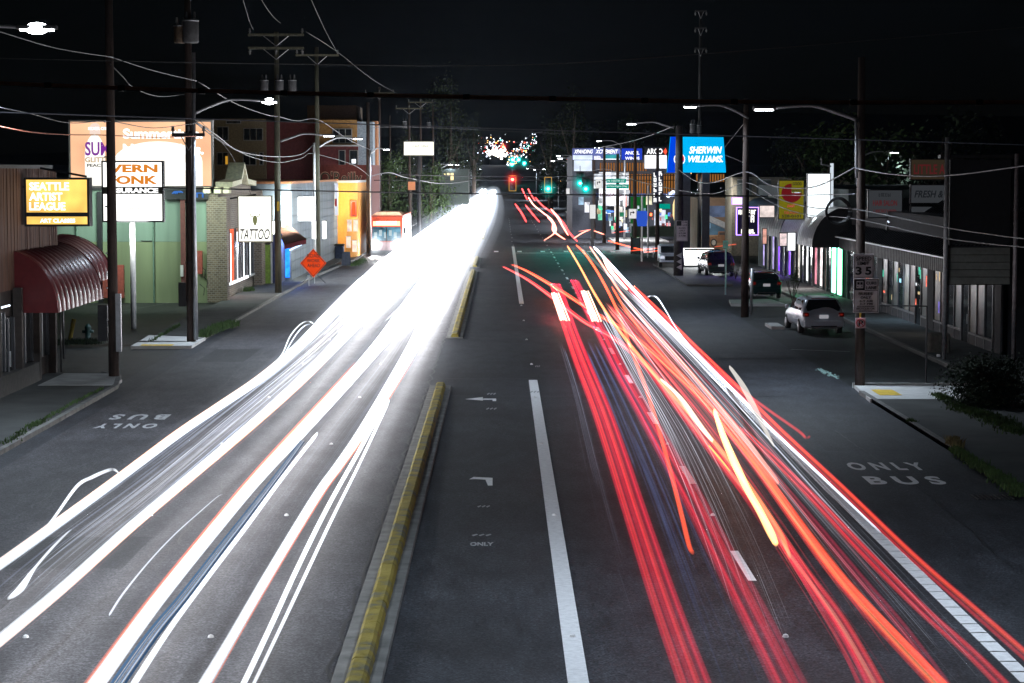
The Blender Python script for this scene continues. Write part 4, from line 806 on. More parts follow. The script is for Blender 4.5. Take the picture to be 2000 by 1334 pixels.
def lightbox(label, x0, y0, x1, y1, Y, dep, face, frame=DARKM, border=.07, name='lit_sign', pole=None):
    a, b = P(x0, y0, Y), P(x1, y1, Y); r = thing(name, label, 'sign', ((a.x + b.x) / 2, Y, b.z))
    MB().box(a.x - border, b.x + border, Y + .02, Y + dep, b.z - border, a.z + border).build('cabinet', frame, r)
    e = MB(); t = border
    e.box(a.x - t, b.x + t, Y - .03, Y + .018, a.z, a.z + t); e.box(a.x - t, b.x + t, Y - .03, Y + .018, b.z - t, b.z); e.box(a.x - t, a.x, Y - .03, Y + .018, b.z, a.z); e.box(b.x, b.x + t, Y - .03, Y + .018, b.z, a.z)
    e.build('frame', frame, r)
    MB().box(a.x, b.x, Y, Y + .015, b.z, a.z).build('face', face, r); return r
SY = 74.2
s = lightbox('amber lit artist league sign with white lettering on the brown shop', 51, 351, 171, 438, SY, .55, AMB)
mb = MB(); pbox(mb, 51, 415, 171, 423, SY - .02, .03); mb.build('divider', DARKM, s)
for t_, b_ in (('SEATTLE', (57, 356, 135, 372)), ('ARTIST', (57, 376, 122, 392)), ('LEAGUE', (57, 395, 128, 411)), ('ART CLASSES', (78, 427, 147, 435))): ptext(t_, *b_, SY - .03, WL, s, .035)
MB().tube([(P(75, 330, SY).x, SY + .3, P(75, 328, SY).z), (P(166, 345, SY).x, SY + .3, P(166, 345, SY).z)], .04, 6).build('bracket', DARKM, s)
MB().tube([(P(40, 365, SY).x, SY + .3, P(40, 365, SY).z), (P(60, 365, SY).x, SY + .3, P(60, 365, SY).z)], .04, 6).build('bracket', DARKM, s)
VY = 101.5; LW = emit('lit_white_face', (1, 1, .95), 1.8, .06, .8); ORL = mat('orange_vinyl', (.6, .22, .02), .6); ORE = emit('orange_letter', (.85, .27, .03), .9)
s = lightbox('white lit insurance sign on a white pole in front of the green wall', 201, 317, 317, 431, VY, .45, LW)
for t_, b_ in (('VERN', (212, 321, 308, 337)), ('FONK', (212, 343, 308, 360))): ptext(t_, *b_, VY - .02, ORE, s, .045)
mb = MB(); pbox(mb, 201, 365, 317, 379, VY - .006, .005); mb.build('dark_band', mat('olive_band', (.02, .022, .012), .6), s); ptext('INSURANCE', 209, 367, 309, 377, VY - .02, WL, s, .05)
scribble(238, 402, 306, 411, VY - .02, emit('pale_grey_letters', (.86, .86, .8), 1.0), s, 9, 3)
MB().tube([(P(258, 500, VY).x, VY + .2, 0), (P(258, 500, VY).x, VY + .2, P(258, 431, VY).z)], .13, 12).build('pole', WHITEP, s, True)
lampobj(s, (P(258, 430, VY).x, VY - .3, P(258, 440, VY).z), 60, (.95, 1, .95), 1.5, (R(60), 0, 0))
BY = 128
BF = emit('billboard_orange', (1.0, .55, .32), 1.15, .22, .35)
s = lightbox('big glowing orange summertime billboard on the roof of the green building', 137, 238, 413, 363, BY, .5, BF, PALE, .1, 'billboard')
for xa, xb, ya_, yb_, mm in ((165, 206, 262, 363, emit('bottle_white', (1, .97, .9), 1.2)), (222, 396, 276, 363, emit('pale_wash', (1, .93, .85), 1.4)), (175, 196, 240, 262, emit('bottle_neck', (.95, .75, .65), 1.0))):
    a, b = P(xa, ya_, BY), P(xb, yb_, BY); n = 16; w, h = (b.x - a.x) / 2, (a.z - b.z); cx = (a.x + b.x) / 2
    pts_ = [(cx + w * math.cos(math.pi * q / n), b.z + h * (.55 + .45 * math.sin(math.pi * q / n))) for q in range(n + 1)] + [(a.x, b.z), (b.x, b.z)]
    MB().prism(pts_, 'y', BY - .01, BY - .004).build('artwork_shape', mm, s)
PUR = emit('purple_letters', (.28, .04, .42), .8); TAN = emit('tan_letters', (.6, .42, .22), .9)
for t_, b_, mm in (('SUM', (166, 277, 214, 304), PUR), ('GLITTER', (166, 307, 222, 317), TAN), ('PEACH', (170, 320, 205, 326), INK), ('SILVER CITY', (172, 248, 214, 254), WL), ('Summertime.', (240, 251, 396, 271), WL), ('Now Endless.', (240, 281, 398, 302), WL)):
    ptext(t_, *b_, BY - .02, mm, s, .02 if mm is not WL else .04)
scribble(322, 317, 394, 333, BY - .02, WL, s, 5, 2)
for px in (190, 275, 350): MB().box(P(px, 360, BY).x - .1, P(px, 360, BY).x + .1, BY + .1, BY + .4, 6.2, P(px, 363, BY).z).build('support', DARKM, s)
# green building
GRN = mat('green_stucco', (.20, .28, .22), .85, var=.3, scale=.7, streak=True); GRL = mat('lower_green_stucco', (.21, .25, .14), .85, var=.3, scale=.7, streak=True)
g1 = thing('green_building', 'flat roofed pale green building behind the parking lot on the left', 'building', (-20, 122.5, 0)); gx0, gx1 = -31, P(405, 500, 122.5).x
MB().box(gx0, gx1, 122.5, 140, 3.35, P(300, 371, 122.5).z).build('upper_wall', GRN, g1); MB().box(gx0, gx1, 122.49, 140, -.05, 3.34).build('lower_wall', GRL, g1)
MB().box(gx0, gx1 + .1, 122.3, 140, P(300, 371, 122.5).z, P(300, 366, 122.5).z).build('roof_edge', DARKM, g1)
for px, mm in ((196, DARKM), (358, mat('maroon_pier', (.12, .04, .035), .8))): MB().box(P(px - 4, 500, 122.4).x, P(px + 5, 500, 122.4).x, 122.2, 122.48, 0, 6.1).build('pier', mm, g1)
for px0, px1, y0_, y1_ in ((196, 242, 518, 582), (385, 395, 490, 535)): mb = MB(); pbox(mb, px0, y0_, px1, y1_, 122.2, .25); mb.build('red_board', mat('red_board_paint', (.32, .07, .05), .8), g1)
mb = MB(); pbox(mb, 352, 518, 358, 540, 122.1, .15); mb.build('utility_box', PALE, g1)
for i, (x, y_) in enumerate(((392, 520), (396, 540), (390, 555))): a, b = P(x, y_, 122.3), P(x + 8, y_ + 22, 122.3); MB().tube([a, (a + b) / 2 + Vector((.15, 0, .1)), b], .02, 4).build('graffiti_stroke', INK, g1)
s = lightbox('black sign with blue lettering behind the second left pole', 320, 373, 405, 388, 122.1, .2, mat('black_face', (.01, .01, .012), .5), DARKM, .04)
ptext('ATT', 366, 376, 402, 386, 122.05, emit('blue_letters', (.06, .22, .7), .9), s, .04)
e = MB()
for j in range(4): c = P(343 + j * 3, 381, 122.05); e.tube([(c.x + .2 * math.cos(a * .35), 122.05, c.z + .2 * math.sin(a * .35)) for a in range(2, 9)], .03, 5)
e.build('swirl_emblem', _mats['blue_letters'], s)
lampobj(g1, (P(240, 360, 121).x, 118.5, 7.2), 420, (.8, 1, .9), 2.5, (R(35), 0, 0))
lampobj(g1, (P(380, 360, 121).x + 1.0, 120, 6.6), 120, (.8, 1, .85), 1.2, (R(30), 0, 0))
for px in (150, 215, 300): MB().tube([(P(px, 500, 122.4).x, 122.38, 0), (P(px, 500, 122.4).x, 122.38, 6)], .05, 6).build('downpipe', mat('pipe_green', (.12, .2, .15), .7), g1)
for px in (150, 275): mb = MB(); pbox(mb, px, 470, px + 22, 471, 122.44, .04); mb.build('conduit', DARKM, g1)
# brick tattoo shop
bx = P(428, 500, 122.5).x
b2 = thing('brick_shop', 'brown brick tattoo shop with a white peaked cornice', 'building', (bx, 122, 0))
MB().box(gx1, bx, 122.3, 147, 0, P(415, 378, 122.5).z).build('wall', BRICK, b2)
zt = P(415, 378, 122.5).z
MB().box(bx - .01, bx + .45, 122.3, 123.4, 0, zt - .2).build('corner_pier', BRICK, b2)
mb = MB(); mb.prism([(124, zt), (136, zt), (136, zt + .3), (131.5, zt + .45), (130, zt + 1.35), (128.5, zt + .45), (124, zt + .3)], 'x', bx - .3, bx + .25); mb.build('parapet', BRICK, b2)
CORN = mat('cream_cornice', (.62, .6, .42), .7)
for ya_, za, yb_, zb_ in ((124, zt + .35, 128.3, zt + .5), (128.3, zt + .5, 130, zt + 1.45), (130, zt + 1.45, 131.7, zt + .5), (131.7, zt + .5, 136, zt + .35)): MB().prism([(ya_, za), (yb_, zb_), (yb_, zb_ + .28), (ya_, za + .28)], 'x', bx - .35, bx + .6).build('cornice', CORN, b2)
for i, px in enumerate((bx - .8, bx - .2, bx + .3)): MB().bev(px, px + .4, 122.0, 122.5, zt + .02, zt + .34, .05).build('cornice_block', CORN, b2)
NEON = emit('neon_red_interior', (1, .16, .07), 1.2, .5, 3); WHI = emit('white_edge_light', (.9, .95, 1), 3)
for i, (ya_, yb_) in enumerate(((123.7, 125.6), (126.3, 128.6), (129.4, 131.6), (132.6, 134.8), (136, 138.4))):
    w = MB().box(bx + .01, bx + .07, ya_, yb_, .9 if i else .1, 3.9).build('window', NEON if i in (0, 1) else GLASS, b2)
    for t in (0, 1): yy = ya_ + (yb_ - ya_) * t; MB().box(bx + .08, bx + .15, yy - .05, yy + .05, .9, 3.9).build('frame', FRAME, w)
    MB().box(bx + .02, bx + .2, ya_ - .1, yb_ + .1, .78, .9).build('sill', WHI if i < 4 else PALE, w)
    MB().box(bx + .16, bx + .2, ya_ + .03, ya_ + .07, .9, 3.7).build('light_strip', WHI, w)
mb = MB(); mb.box(bx + .02, bx + .12, 124, 125.6, 4.1, 4.7); mb.build('lit_transom', emit('transom', (1, .9, .9), 1.2), b2)
lampobj(b2, (bx + .7, 126, 2.2), 25, (1, .3, .15), 1.2, (0, R(50), 0)); lampobj(b2, (bx - .2, 121.5, 7.8), 30, (1, 1, .8), .8, (R(-20), 0, 0))
TY = 127.5
s = lightbox('white lit tattoo sign with a small bull skull above black lettering', 466, 384, 530, 471, TY, .35, emit('tattoo_face', (1, 1, .92), 1.8, .08, .6), mat('bronze_frame', (.16, .15, .09), .6), .06)
ptext('TATTOO', 469, 447, 527, 468, TY - .03, INK, s, .012, .25)
OLV = emit('olive_print', (.25, .27, .12), .8); c = P(498, 430, TY - .02); k = TY / F
MB().prism([(c.x - 5 * k, c.z + 3 * k), (c.x - 3.5 * k, c.z - 5 * k), (c.x - 1.5 * k, c.z - 10 * k), (c.x + 1.5 * k, c.z - 10 * k), (c.x + 3.5 * k, c.z - 5 * k), (c.x + 5 * k, c.z + 3 * k), (c.x + 2 * k, c.z + 9 * k), (c.x - 2 * k, c.z + 9 * k)], 'y', TY - .012, TY - .004).build('skull_print', OLV, s)
for sg in (-1, 1): MB().tube([(c.x + sg * 4 * k, TY - .01, c.z + 7 * k), (c.x + sg * 8 * k, TY - .01, c.z + 8 * k), (c.x + sg * 9 * k, TY - .01, c.z + 13 * k)], .03, 5).build('horn_print', OLV, s)
MB().tube([(bx, TY + .2, P(500, 388, TY).z), (P(500, 388, TY).x, TY + .2, P(500, 380, TY).z)], .05, 6).build('bracket', DARKM, s)
lampobj(s, (P(498, 430, TY).x, TY - .2, P(498, 474, TY).z), 120, (1, 1, .85), 1.5, (R(10), 0, 0))
# grey blue shop with blue neon
GB = mat('grey_blue_siding', (.14, .17, .19), .8, var=.3, scale=1.2, streak=True); gy = 145.0; gxr = -13.75
b3 = thing('grey_blue_shop', 'long grey blue shop with white flood lit wall and blue neon window', 'building', (gxr, gy, 0))
MB().box(-24, gxr, gy, 186, 0, 6.4).build('wall', GB, b3)
for i in range(14): MB().box(-21 + 0 * i, gxr + .03, gy - .035, gy - .005, .15 + i * .42, .53 + i * .42).build('siding_board', GB, b3)
for i in range(10): MB().box(gxr + .005, gxr + .04, gy, 186, .15 + i * .6, .7 + i * .6).build('siding_board', GB, b3)
MB().box(-24.1, gxr + .12, gy - .12, 186, 6.4, 6.55).build('roof_edge', mat('orange_trim', (.4, .16, .06), .7), b3)
BN = emit('blue_neon_window', (.02, .22, 1), 2.0, .5, 2.5)
w = MB(); pbox(w, 548, 476, 566, 542, gy - .1, .08); w = w.build('window', BN, b3)
w = MB(); pbox(w, 505, 478, 512, 500, gy - 3.5, .05); 
a, b = P(515, 478, 141), P(529, 556, 141)
dr = MB().box(a.x, b.x, 141, 141.1, b.z, a.z).build('door', mat('lime_door', (.22, .34, .05), .6), b3); MB().box(a.x - .1, a.x, 140.95, 141.1, b.z, a.z + .1).build('frame', PALE, dr); MB().box(b.x, b.x + .1, 140.95, 141.1, b.z, a.z + .1).build('frame', PALE, dr)
MB().box(P(496, 560, 139).x, P(512, 560, 139).x, 139, 144.9, 0, P(500, 475, 139).z).build('brick_pier', BRICK, b3)
MB().box(P(530, 560, 141).x, P(546, 560, 141).x, 141.2, 144.8, 0, 3.2).build('blue_wall', mat('navy_wall', (.03, .04, .12), .7), b3)
lampobj(b3, (P(560, 500, 143).x, 143.5, 2.6), 70, (.1, .25, 1), 1.0, (R(-40), 0, 0))
lampobj(b3, (P(585, 430, 144).x, 143.2, 5.2), 900, (.9, 1, 1), 1.5, (R(60), 0, 0))
aw3 = thing('shop_awning', 'brown sloped awning above the blue neon window', 'awning', P(560, 470, 143)); a, b, c_, d_ = P(535, 438, gy - .1), P(562, 438, gy - .1), P(598, 466, 141.5), P(556, 477, 141.5)
MB().add([a, b, c_, d_, a - Vector((0, 0, .05)), b - Vector((0, 0, .05)), c_ - Vector((0, 0, .05)), d_ - Vector((0, 0, .05))], [(0, 1, 2, 3), (7, 6, 5, 4), (0, 4, 5, 1), (1, 5, 6, 2), (2, 6, 7, 3), (3, 7, 4, 0)]).build('canopy', mat('brown_canvas', (.16, .06, .03), .8), aw3)
MB().prism([(0, 0), (1, 0), (1, -.3), (0, -.3)], 'y', 0, .02)
z3 = d_.z; MB().add([d_, c_, c_ - Vector((0, 0, .32)), d_ - Vector((0, 0, .32)), P(530, 472, 144)], [(0, 1, 2, 3)]).build('valance', mat('maroon_canvas', (.14, .02, .025), .8), aw3)
MB().tube([d_ + Vector((.3, .1, -.38)), c_ + Vector((-.3, .1, -.38))], .05, 6).build('light_string', emit('ice_string', (.5, .7, 1), 3), aw3)
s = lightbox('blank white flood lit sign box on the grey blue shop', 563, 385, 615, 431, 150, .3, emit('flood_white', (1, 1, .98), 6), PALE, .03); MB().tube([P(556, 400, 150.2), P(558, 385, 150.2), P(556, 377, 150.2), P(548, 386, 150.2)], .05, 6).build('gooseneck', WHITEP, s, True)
for x0, x1 in ((532, 537), (551, 558), (610, 617), (630, 637)):
    a, b = P(x0, 432, 144.5), P(x1, 466, 144.5); r = thing('wall_lamp', 'tall narrow white lamp strip %s' % {532: 'right of the tattoo sign', 551: 'above the blue window, right of the mossy pole', 610: 'left of the pale pole', 630: 'right of the pale pole'}[x0], 'lamp', ((a.x + b.x) / 2, 144.4, b.z), 'narrow lamp strips on the grey blue shop')
    MB().box(a.x, b.x, 144.3, 144.5, b.z, a.z).build('diffuser', emit('strip_white', (1, 1, .93), 5), r); MB().box(a.x - .03, b.x + .03, 144.4, 144.9, a.z, a.z + .06).build('cap', DARKM, r)
# orange corner building
ox0, ox1 = P(650, 400, 188).x, P(699, 400, 188).x
b4 = thing('orange_corner_building', 'glowing orange rounded corner building left of the bus', 'building', (ox0, 186, 0)); oz = P(660, 357, 188).z
n = 10; cr = 1.6; poly = [(ox0, 186.5), (ox1 - cr, 186.5)] + [(ox1 - cr + cr * math.sin(q * math.pi / 2 / n), 186.5 + cr - cr * math.cos(q * math.pi / 2 / n)) for q in range(1, n + 1)] + [(ox1, 200), (ox0, 200)]
MB().prism(poly, 'z', 0, oz).build('wall', mat('orange_stucco', (.75, .34, .07), .8, var=.08), b4); MB().prism([(x, y_ - .12 if y_ < 189 else y_) for x, y_ in poly], 'z', oz, oz + .2).build('roof_edge', PALE, b4)
lampobj(b4, (ox1 - .3, 182.5, 5.8), 420, (1, .72, .4), 1.0, (R(50), 0, 0)); lampobj(b4, (ox1 + 1.5, 186, 3.2), 160, (1, .8, .6), 1.0, (0, R(-60), 0))
for i, (px, py) in enumerate(((678, 430), (690, 430), (676, 462), (688, 470))):
    w = MB(); pbox(w, px, py, px + 9, py + 22, 186.3, .1); w = w.build('window', emit('warm_window', (1, .8, .65), 1.0, .3, 2), b4); f = MB(); pbox(f, px - 1, py - 1, px + 10, py, 186.25, .1); f.build('frame', PALE, w)
s = lightbox('white wall sign with a dark mascot shape and red letters on the corner building', 634, 358, 660, 420, 183, .15, emit('pale_blue_face', (.75, .8, .95), 1.0, .15, .5), PALE, .03)
e = MB(); pbox(e, 638, 372, 649, 406, 182.98, .01); e.build('dark_figure_print', mat('figure_ink', (.03, .05, .06), .6), s); e = MB(); pbox(e, 642, 388, 658, 403, 182.95, .01); e.build('red_letter_print', emit('red_print', (.35, .04, .05), .8), s)
s = lightbox('narrow red neon framed sign right of the orange corner', 684, 391, 697, 423, 184, .15, mat('dark_red_face', (.2, .02, .01), .6), emit('neon_orange', (1, .28, .05), 2), .06); e = MB(); pbox(e, 688, 395, 693, 419, 183.95, .02); e.build('neon_letters', emit('neon_red', (1, .1, .03), 1.6), s)
r = thing('waste_bin', 'dark blue bin standing by the orange corner', 'bin', P(662, 494, 182)); a = P(663, 494, 182); MB().bev(a.x - .36, a.x + .4, 181.6, 182.4, .05, 1.15, .08).build('body', mat('navy_plastic', (.03, .05, .1), .6), r); MB().bev(a.x - .4, a.x + .44, 181.55, 182.45, 1.16, 1.3, .08).build('lid', BLACK, r)
r = thing('sandwich_board', 'small dark sandwich board on the left pavement', 'sandwich board', P(675, 508, 168)); a = P(676, 510, 168)
for sg in (-1, 1): MB().add([(a.x - .35, 168 + sg * .3, .12), (a.x + .35, 168 + sg * .3, .12), (a.x + .3, 168 + sg * .04, 1.15), (a.x - .3, 168 + sg * .04, 1.15), (a.x - .35, 168 + sg * .34, .12), (a.x + .35, 168 + sg * .34, .12)], [(0, 1, 2, 3), (4, 5, 1, 0)]).build('board', mat('slate_board', (.04, .05, .08), .6), r)
# hydrant, bollard, bike rack
hx, hy = G(172, 668).x, G(172, 668).y
r = thing('fire_hydrant', 'dark green fire hydrant behind the first left pole', 'fire hydrant', (hx, hy, 0)); HYM = mat('hydrant_paint', (.02, .06, .055), .5)
MB().tube([(hx, hy, 0), (hx, hy, .08), (hx, hy, .1), (hx, hy, .5), (hx, hy, .62), (hx, hy, .72), (hx, hy, .78)], [.17, .17, .12, .12, .15, .1, .03], 12).build('barrel', HYM, r, True)
for sg in (-1, 1): MB().tube([(hx, hy, .45), (hx + sg * .24, hy, .45)], .07, 8).build('outlet', HYM, r, True)
g = G(135, 672); one(MB().tube([(g.x, g.y, 0), (g.x + .22, g.y, 1.05)], .09, 8), 'bollard', YEL, 'leaning yellow bollard left of the hydrant', 'bollard')
g = G(601, 550, .1); r = thing('parking_meter', 'small pale meter post by the road work sign', 'parking meter', (P(603, 565, 138).x, 138, .1)); a = P(603, 560, 138); MB().tube([(a.x, 138, .1), (a.x, 138, .6)], .035, 6).build('post', STEEL, r); MB().bev(a.x - .1, a.x + .1, 137.9, 138.1, .6, .78, .04).build('head', PALE, r)
# red parts store and apartment block
b5 = thing('parts_store', 'dull red auto parts building with big outlined letters behind the corner shop', 'building', (P(617, 400, 205).x, 205, 0))
MB().box(P(612, 400, 205).x, P(722, 400, 205).x, 205, 222, 0, P(660, 322, 205).z).build('wall', mat('maroon_wall', (.13, .028, .022), .8), b5)
ptext("O'Reilly", 624, 334, 708, 366, 204.9, mat('cream_letters', (.42, .26, .2), .6), b5, .03); ptext("O'Reilly", 626, 336, 706, 363, 204.86, mat('green_letters', (.015, .04, .02), .6), b5, -.005); ptext('PARTS', 652, 371, 711, 385, 204.9, _mats['cream_letters'], b5, .02)
lampobj(b5, (P(670, 320, 203).x, 201.5, 8.3), 60, (1, .8, .7), 2, (R(40), 0, 0))
AY = 232
b6 = thing('apartment_block', 'dim four storey apartment block in tan, maroon and ochre behind the left shops', 'building', (P(560, 400, AY).x, AY, 0))
def av(x0, y0_, x1, m, dep=16, dy=0, nm='wall'):
    a, b = P(x0, y0_, AY + dy), P(x1, y0_, AY + dy); MB().box(a.x, b.x, AY + dy, AY + dep, 0, a.z).build(nm, m, b6)
av(380, 232, 519, mat('tan_stucco', (.2, .16, .09), .85)); av(520, 238, 620, mat('maroon_stucco', (.15, .035, .035), .85), dy=.6); av(621, 234, 697, mat('ochre_stucco', (.35, .19, .06), .85), dy=-.6); av(600, 206, 696, mat('brown_stucco', (.12, .08, .05), .85), dy=6)
mb = MB(); pbox(mb, 621, 286, 700, 400, AY - .9, .28); mb.build('lower_wall', _mats['maroon_stucco'], b6); mb = MB(); pbox(mb, 619, 283, 700, 286, AY - 1.2, .58); mb.build('ledge', PALE, b6)
mb = MB(); a, b = P(698, 232, AY), P(712, 232, AY + 12); mb.box(a.x, a.x + 1.6, AY - .3, AY + 14, 0, a.z - .3); mb.build('side_bay', mat('pale_blue_siding', (.3, .36, .42), .8), b6); mb = MB(); pbox(mb, 726, 236, 736, 330, AY + 4, 4); mb.build('orange_bay', _mats['orange_trim'], b6)
WINS = [(424, 248, 446, 274, 2, 0), (476, 251, 513, 274, 3, 0), (424, 298, 446, 322, 2, 1), (475, 298, 500, 322, 2, 0), (507, 298, 514, 322, 1, 0), (650, 252, 687, 265, 3, 0), (650, 267, 687, 279, 3, 0), (662, 294, 674, 322, 1, 0), (683, 294, 699, 322, 1, 2), (442, 236, 470, 241, 1, 1)]
for x0, y0_, x1, y1_, nn, lit in WINS:
    Yw = AY - (1.0 if y0_ > 285 and x0 > 620 else .75 if x0 > 620 else .06)
    w = MB(); pbox(w, x0 - 1, y0_ - 1, x1 + 1, y1_ + 1, Yw, .05); w = w.build('window', mat('pale_window_frame', (.3, .3, .28), .6), b6)
    for q in range(nn):
        g_ = MB(); ww = (x1 - x0) / nn; pbox(g_, x0 + q * ww + .8, y0_ + .5, x0 + (q + 1) * ww - .8, y1_ - .5, Yw - .03, .02); g_.build('pane', GLASS, w)
for x0, y0_, x1, y1_, mm in ((440, 305, 445, 321, emit('amber_room', (1, .5, .05), .5)), (687, 311, 695, 319, emit('white_room', (.9, .95, 1), 2))):
    g_ = MB(); pbox(g_, x0, y0_, x1, y1_, AY - 1.1, .02); g_.build('lit_curtain', mm, b6)
lampobj(b6, (P(560, 300, 226).x, 214, 18), 110, (1, .85, .6), 3, (R(60), 0, 0))
# small lit billboard and far left bits
s = lightbox('small white lit billboard above the dark trees, crossed by two poles', 789, 277, 847, 303, 236, .4, emit('bb_white', (1, 1, .85), 1.5, .2, .6), DARKM, .1, 'billboard'); scribble(804, 283, 836, 287, 235.9, mat('grey_script', (.3, .3, .3), .6), s, 10, 4)
MB().tube([(P(818, 303, 237).x, 237, 0), (P(818, 303, 237).x, 237, P(818, 303, 237).z)], .2, 8).build('pole', DARKM, s)
s = lightbox('small salmon cube sign hanging above the bus', 797, 355, 811, 371, 212, .5, emit('salmon', (1, .4, .2), .75, .2, 1), DARKM, .03)
MB().tube([P(804, 355, 212.2), P(804, 345, 212.2)], .03, 5).build('hanger', DARKM, s)
r = thing('lit_window_house', 'dark far house with warm lit windows above the glare', 'building', P(880, 360, 330)); mb = MB(); pbox(mb, 858, 330, 915, 400, 330, 12); mb.build('wall', mat('dark_house', (.03, .04, .035), .9), r)
for x0, y0_, x1, y1_ in ((866, 339, 870, 342), (873, 338, 878, 342), (880, 338, 886, 353)): mb = MB(); pbox(mb, x0, y0_, x1, y1_, 329.9, .05); mb.build('window', emit('warm_lit', (1, .85, .45), 1.5), r)

# ================================================================== RIGHT SIDE BUILDINGS
FXR = 19.35
b7 = thing('strip_shop', 'dark strip of shops with a black ribbed metal roof and glazed shopfront on the right', 'building', (FXR, 86, 0))
zf = 2.95
MB().box(FXR + .1, 32, 86, 123.5, 0, 5.2).build('wall', mat('charcoal_wall', (.015, .015, .018), .85), b7)
MB().box(FXR + .02, FXR + .3, 86, 87.2, 0, zf).build('end_pier', mat('grey_pier', (.04, .04, .043), .8), b7)
y = 87.3; i = 0; IN = [GLASS, GLASS, mat('poster_red', (.09, .05, .04), .3, var=.8, scale=2), mat('poster_green', (.035, .06, .055), .3, var=.8, scale=2), mat('curtain_cream', (.12, .10, .07), .35, var=.8, scale=2)]
while y < 122:
    w_ = 1.5; door = i % 7 == 3
    if i % 9 == 8: MB().box(FXR - .02, FXR + .3, y, y + w_, 0, zf).build('pier', _mats['grey_pier'], b7)
    else:
        lit = 105.3 < y < 106.8
        w = MB().box(FXR + .03, FXR + .06, y + .05, y + w_ - .05, .05 if door else .6, zf - .1).build('door' if door else 'window', emit('cyan_white_window', (.35, .75, 1), 1.1, .6, 4) if lit else IN[(i * 7) % 5], b7)
        MB().box(FXR - .02, FXR + .08, y - .04, y + .045, 0, zf).build('mullion', FRAME, w)
        if not door: MB().box(FXR, FXR + .09, y + .05, y + w_ - .05, 0, .5).build('stall_riser', mat('riser_grey', (.04, .04, .045), .7), w); MB().box(FXR - .03, FXR + .08, y + .05, y + w_ - .05, .5, .58).build('sill', FRAME, w)
        else: MB().box(FXR - .04, FXR, y + .2, y + .24, .9, 1.3).build('handle', STEEL, w)
    y += w_; i += 1
# fascia slats
base = None; y = 86.0; n = 0
while y < 123:
    if base is None: base = MB().box(-.1, 0, 0, .14, 0, .6).build('fascia_slat', mat('fascia_metal', (.07, .065, .07), .5, .3)); c = base
    else: c = base.copy(); COL.objects.link(c)
    c.parent = b7; c.location = (FXR - .55 - b7.location.x, y - 86, zf - .02); y += .42; n += 1
MB().box(FXR - .56, FXR + .1, 86, 123, zf - .02, zf + .55).build('fascia_backing', BLACK, b7)
MB().box(FXR - .9, FXR - .5, 85.9, 123.1, zf + .62, zf + .68).build('gutter', STEEL, b7)
rf = MB(); rf.add([(FXR - .85, 85.9, zf + .69), (FXR - .85, 123.1, zf + .69), (FXR + 2.4, 123.1, 5.75), (FXR + 2.4, 85.9, 5.75)], [(0, 1, 2, 3)]); rf = rf.build('mansard_roof', mat('black_roof_metal', (.008, .008, .009), .5, .1), b7)
for i in range(62):
    yy = 86.2 + i * .6; MB().tube([(FXR - .84, yy, zf + .72), (FXR + 2.4, yy, 5.78)], .03, 4).build('seam', mat('seam_metal', (.03, .03, .033), .35, .5), rf)
MB().box(FXR + .5, FXR + 1.6, 85.7, 85.9, 0, 5.6).build('end_wall', _mats['charcoal_wall'], b7)
lampobj(b7, (FXR - .8, 106, 2.7), 45, (.5, .75, 1), 1.0, (0, R(-20), 0)); lampobj(b7, (FXR - 1.0, 97, 2.8), 10, (1, .9, .8), 1.0, (0, 0, 0))
q_ = random.Random(11)  # random lit bits added along the shopfront glass
for i in range(22):
    yy = q_.uniform(98, 121); z_ = q_.uniform(.8, 2.6); c_, k_ = q_.choice([((1, .2, .12), 1.2), ((.4, .8, 1), 1.0), ((.9, .95, 1), .9), ((.15, .9, .6), .7), ((1, .75, .4), .6), ((.3, .25, .9), .7)])
    MB().box(FXR + .01, FXR + .028, yy, yy + q_.uniform(.1, .5), z_, z_ + q_.uniform(.08, .5)).build('added_lit_bit', emit('bit_%d%d%d' % tuple(int(v * 10) for v in c_), c_, k_, .4, 5), b7)
def board(label, x0, y0, x1, y1, Y, m, texts=(), edge=DARKM, dep=.25, name='sign_board'):
    s = lightbox(label, x0, y0, x1, y1, Y, dep, m, edge, .05, name)
    for t_, b_, mm, sh in texts: ptext(t_, *b_, Y - .03, mm, s, .02, sh)
    return s
DIM = emit('dim_tan_board', (.05, .036, .022), .5); DIMG = emit('dim_grey_board', (.055, .06, .068), .6); MAR = emit('dim_maroon_letter', (.09, .012, .014), .8); NAV = emit('dim_navy_letter', (.012, .014, .07), .9); DBR = emit('dim_dark_letter', (.008, .009, .011), 1)
board('dim tan board with red little lettering, topmost in its column', 1780, 312, 1880, 350, 110, DIM, (('LITTLE A', (1785, 321, 1846, 340), MAR, 0),))
board('dim grey fresh board in the middle of the sign column', 1780, 362, 1880, 396, 110, DIMG, (('FRESH & SP', (1786, 372, 1862, 386), DBR, .25),))
board('dim pale board with blue capital letters at the bottom of the sign column', 1780, 404, 1880, 442, 110, DIMG, (('PETS', (1798, 417, 1870, 436), NAV, 0),))
board('dim hair salon board with red lettering left of the sign column', 1697, 372, 1761, 424, 112, DIMG, (('HAIR SALON', (1705, 391, 1752, 402), MAR, 0),))
sb = [o_ for o_ in COL.objects if o_.get('label', '').startswith('dim hair salon')][0]; scribble(1706, 409, 1752, 415, 111.95, MAR, sb, 12, 8); scribble(1716, 377, 1742, 384, 111.95, DBR, sb, 6, 9)
r = thing('roof_light', 'bluish white strip light on the ribbed black roof', 'lamp', P(1754, 438, 112)); a, b = P(1735, 433, 112), P(1774, 441, 108); MB().tube([a, b], .07, 6).build('tube', emit('roof_strip', (.7, .8, 1), 1.2), r); MB().box(a.x - .1, a.x, 111.9, 112.1, a.z - 1, a.z).build('bracket', DARKM, r)
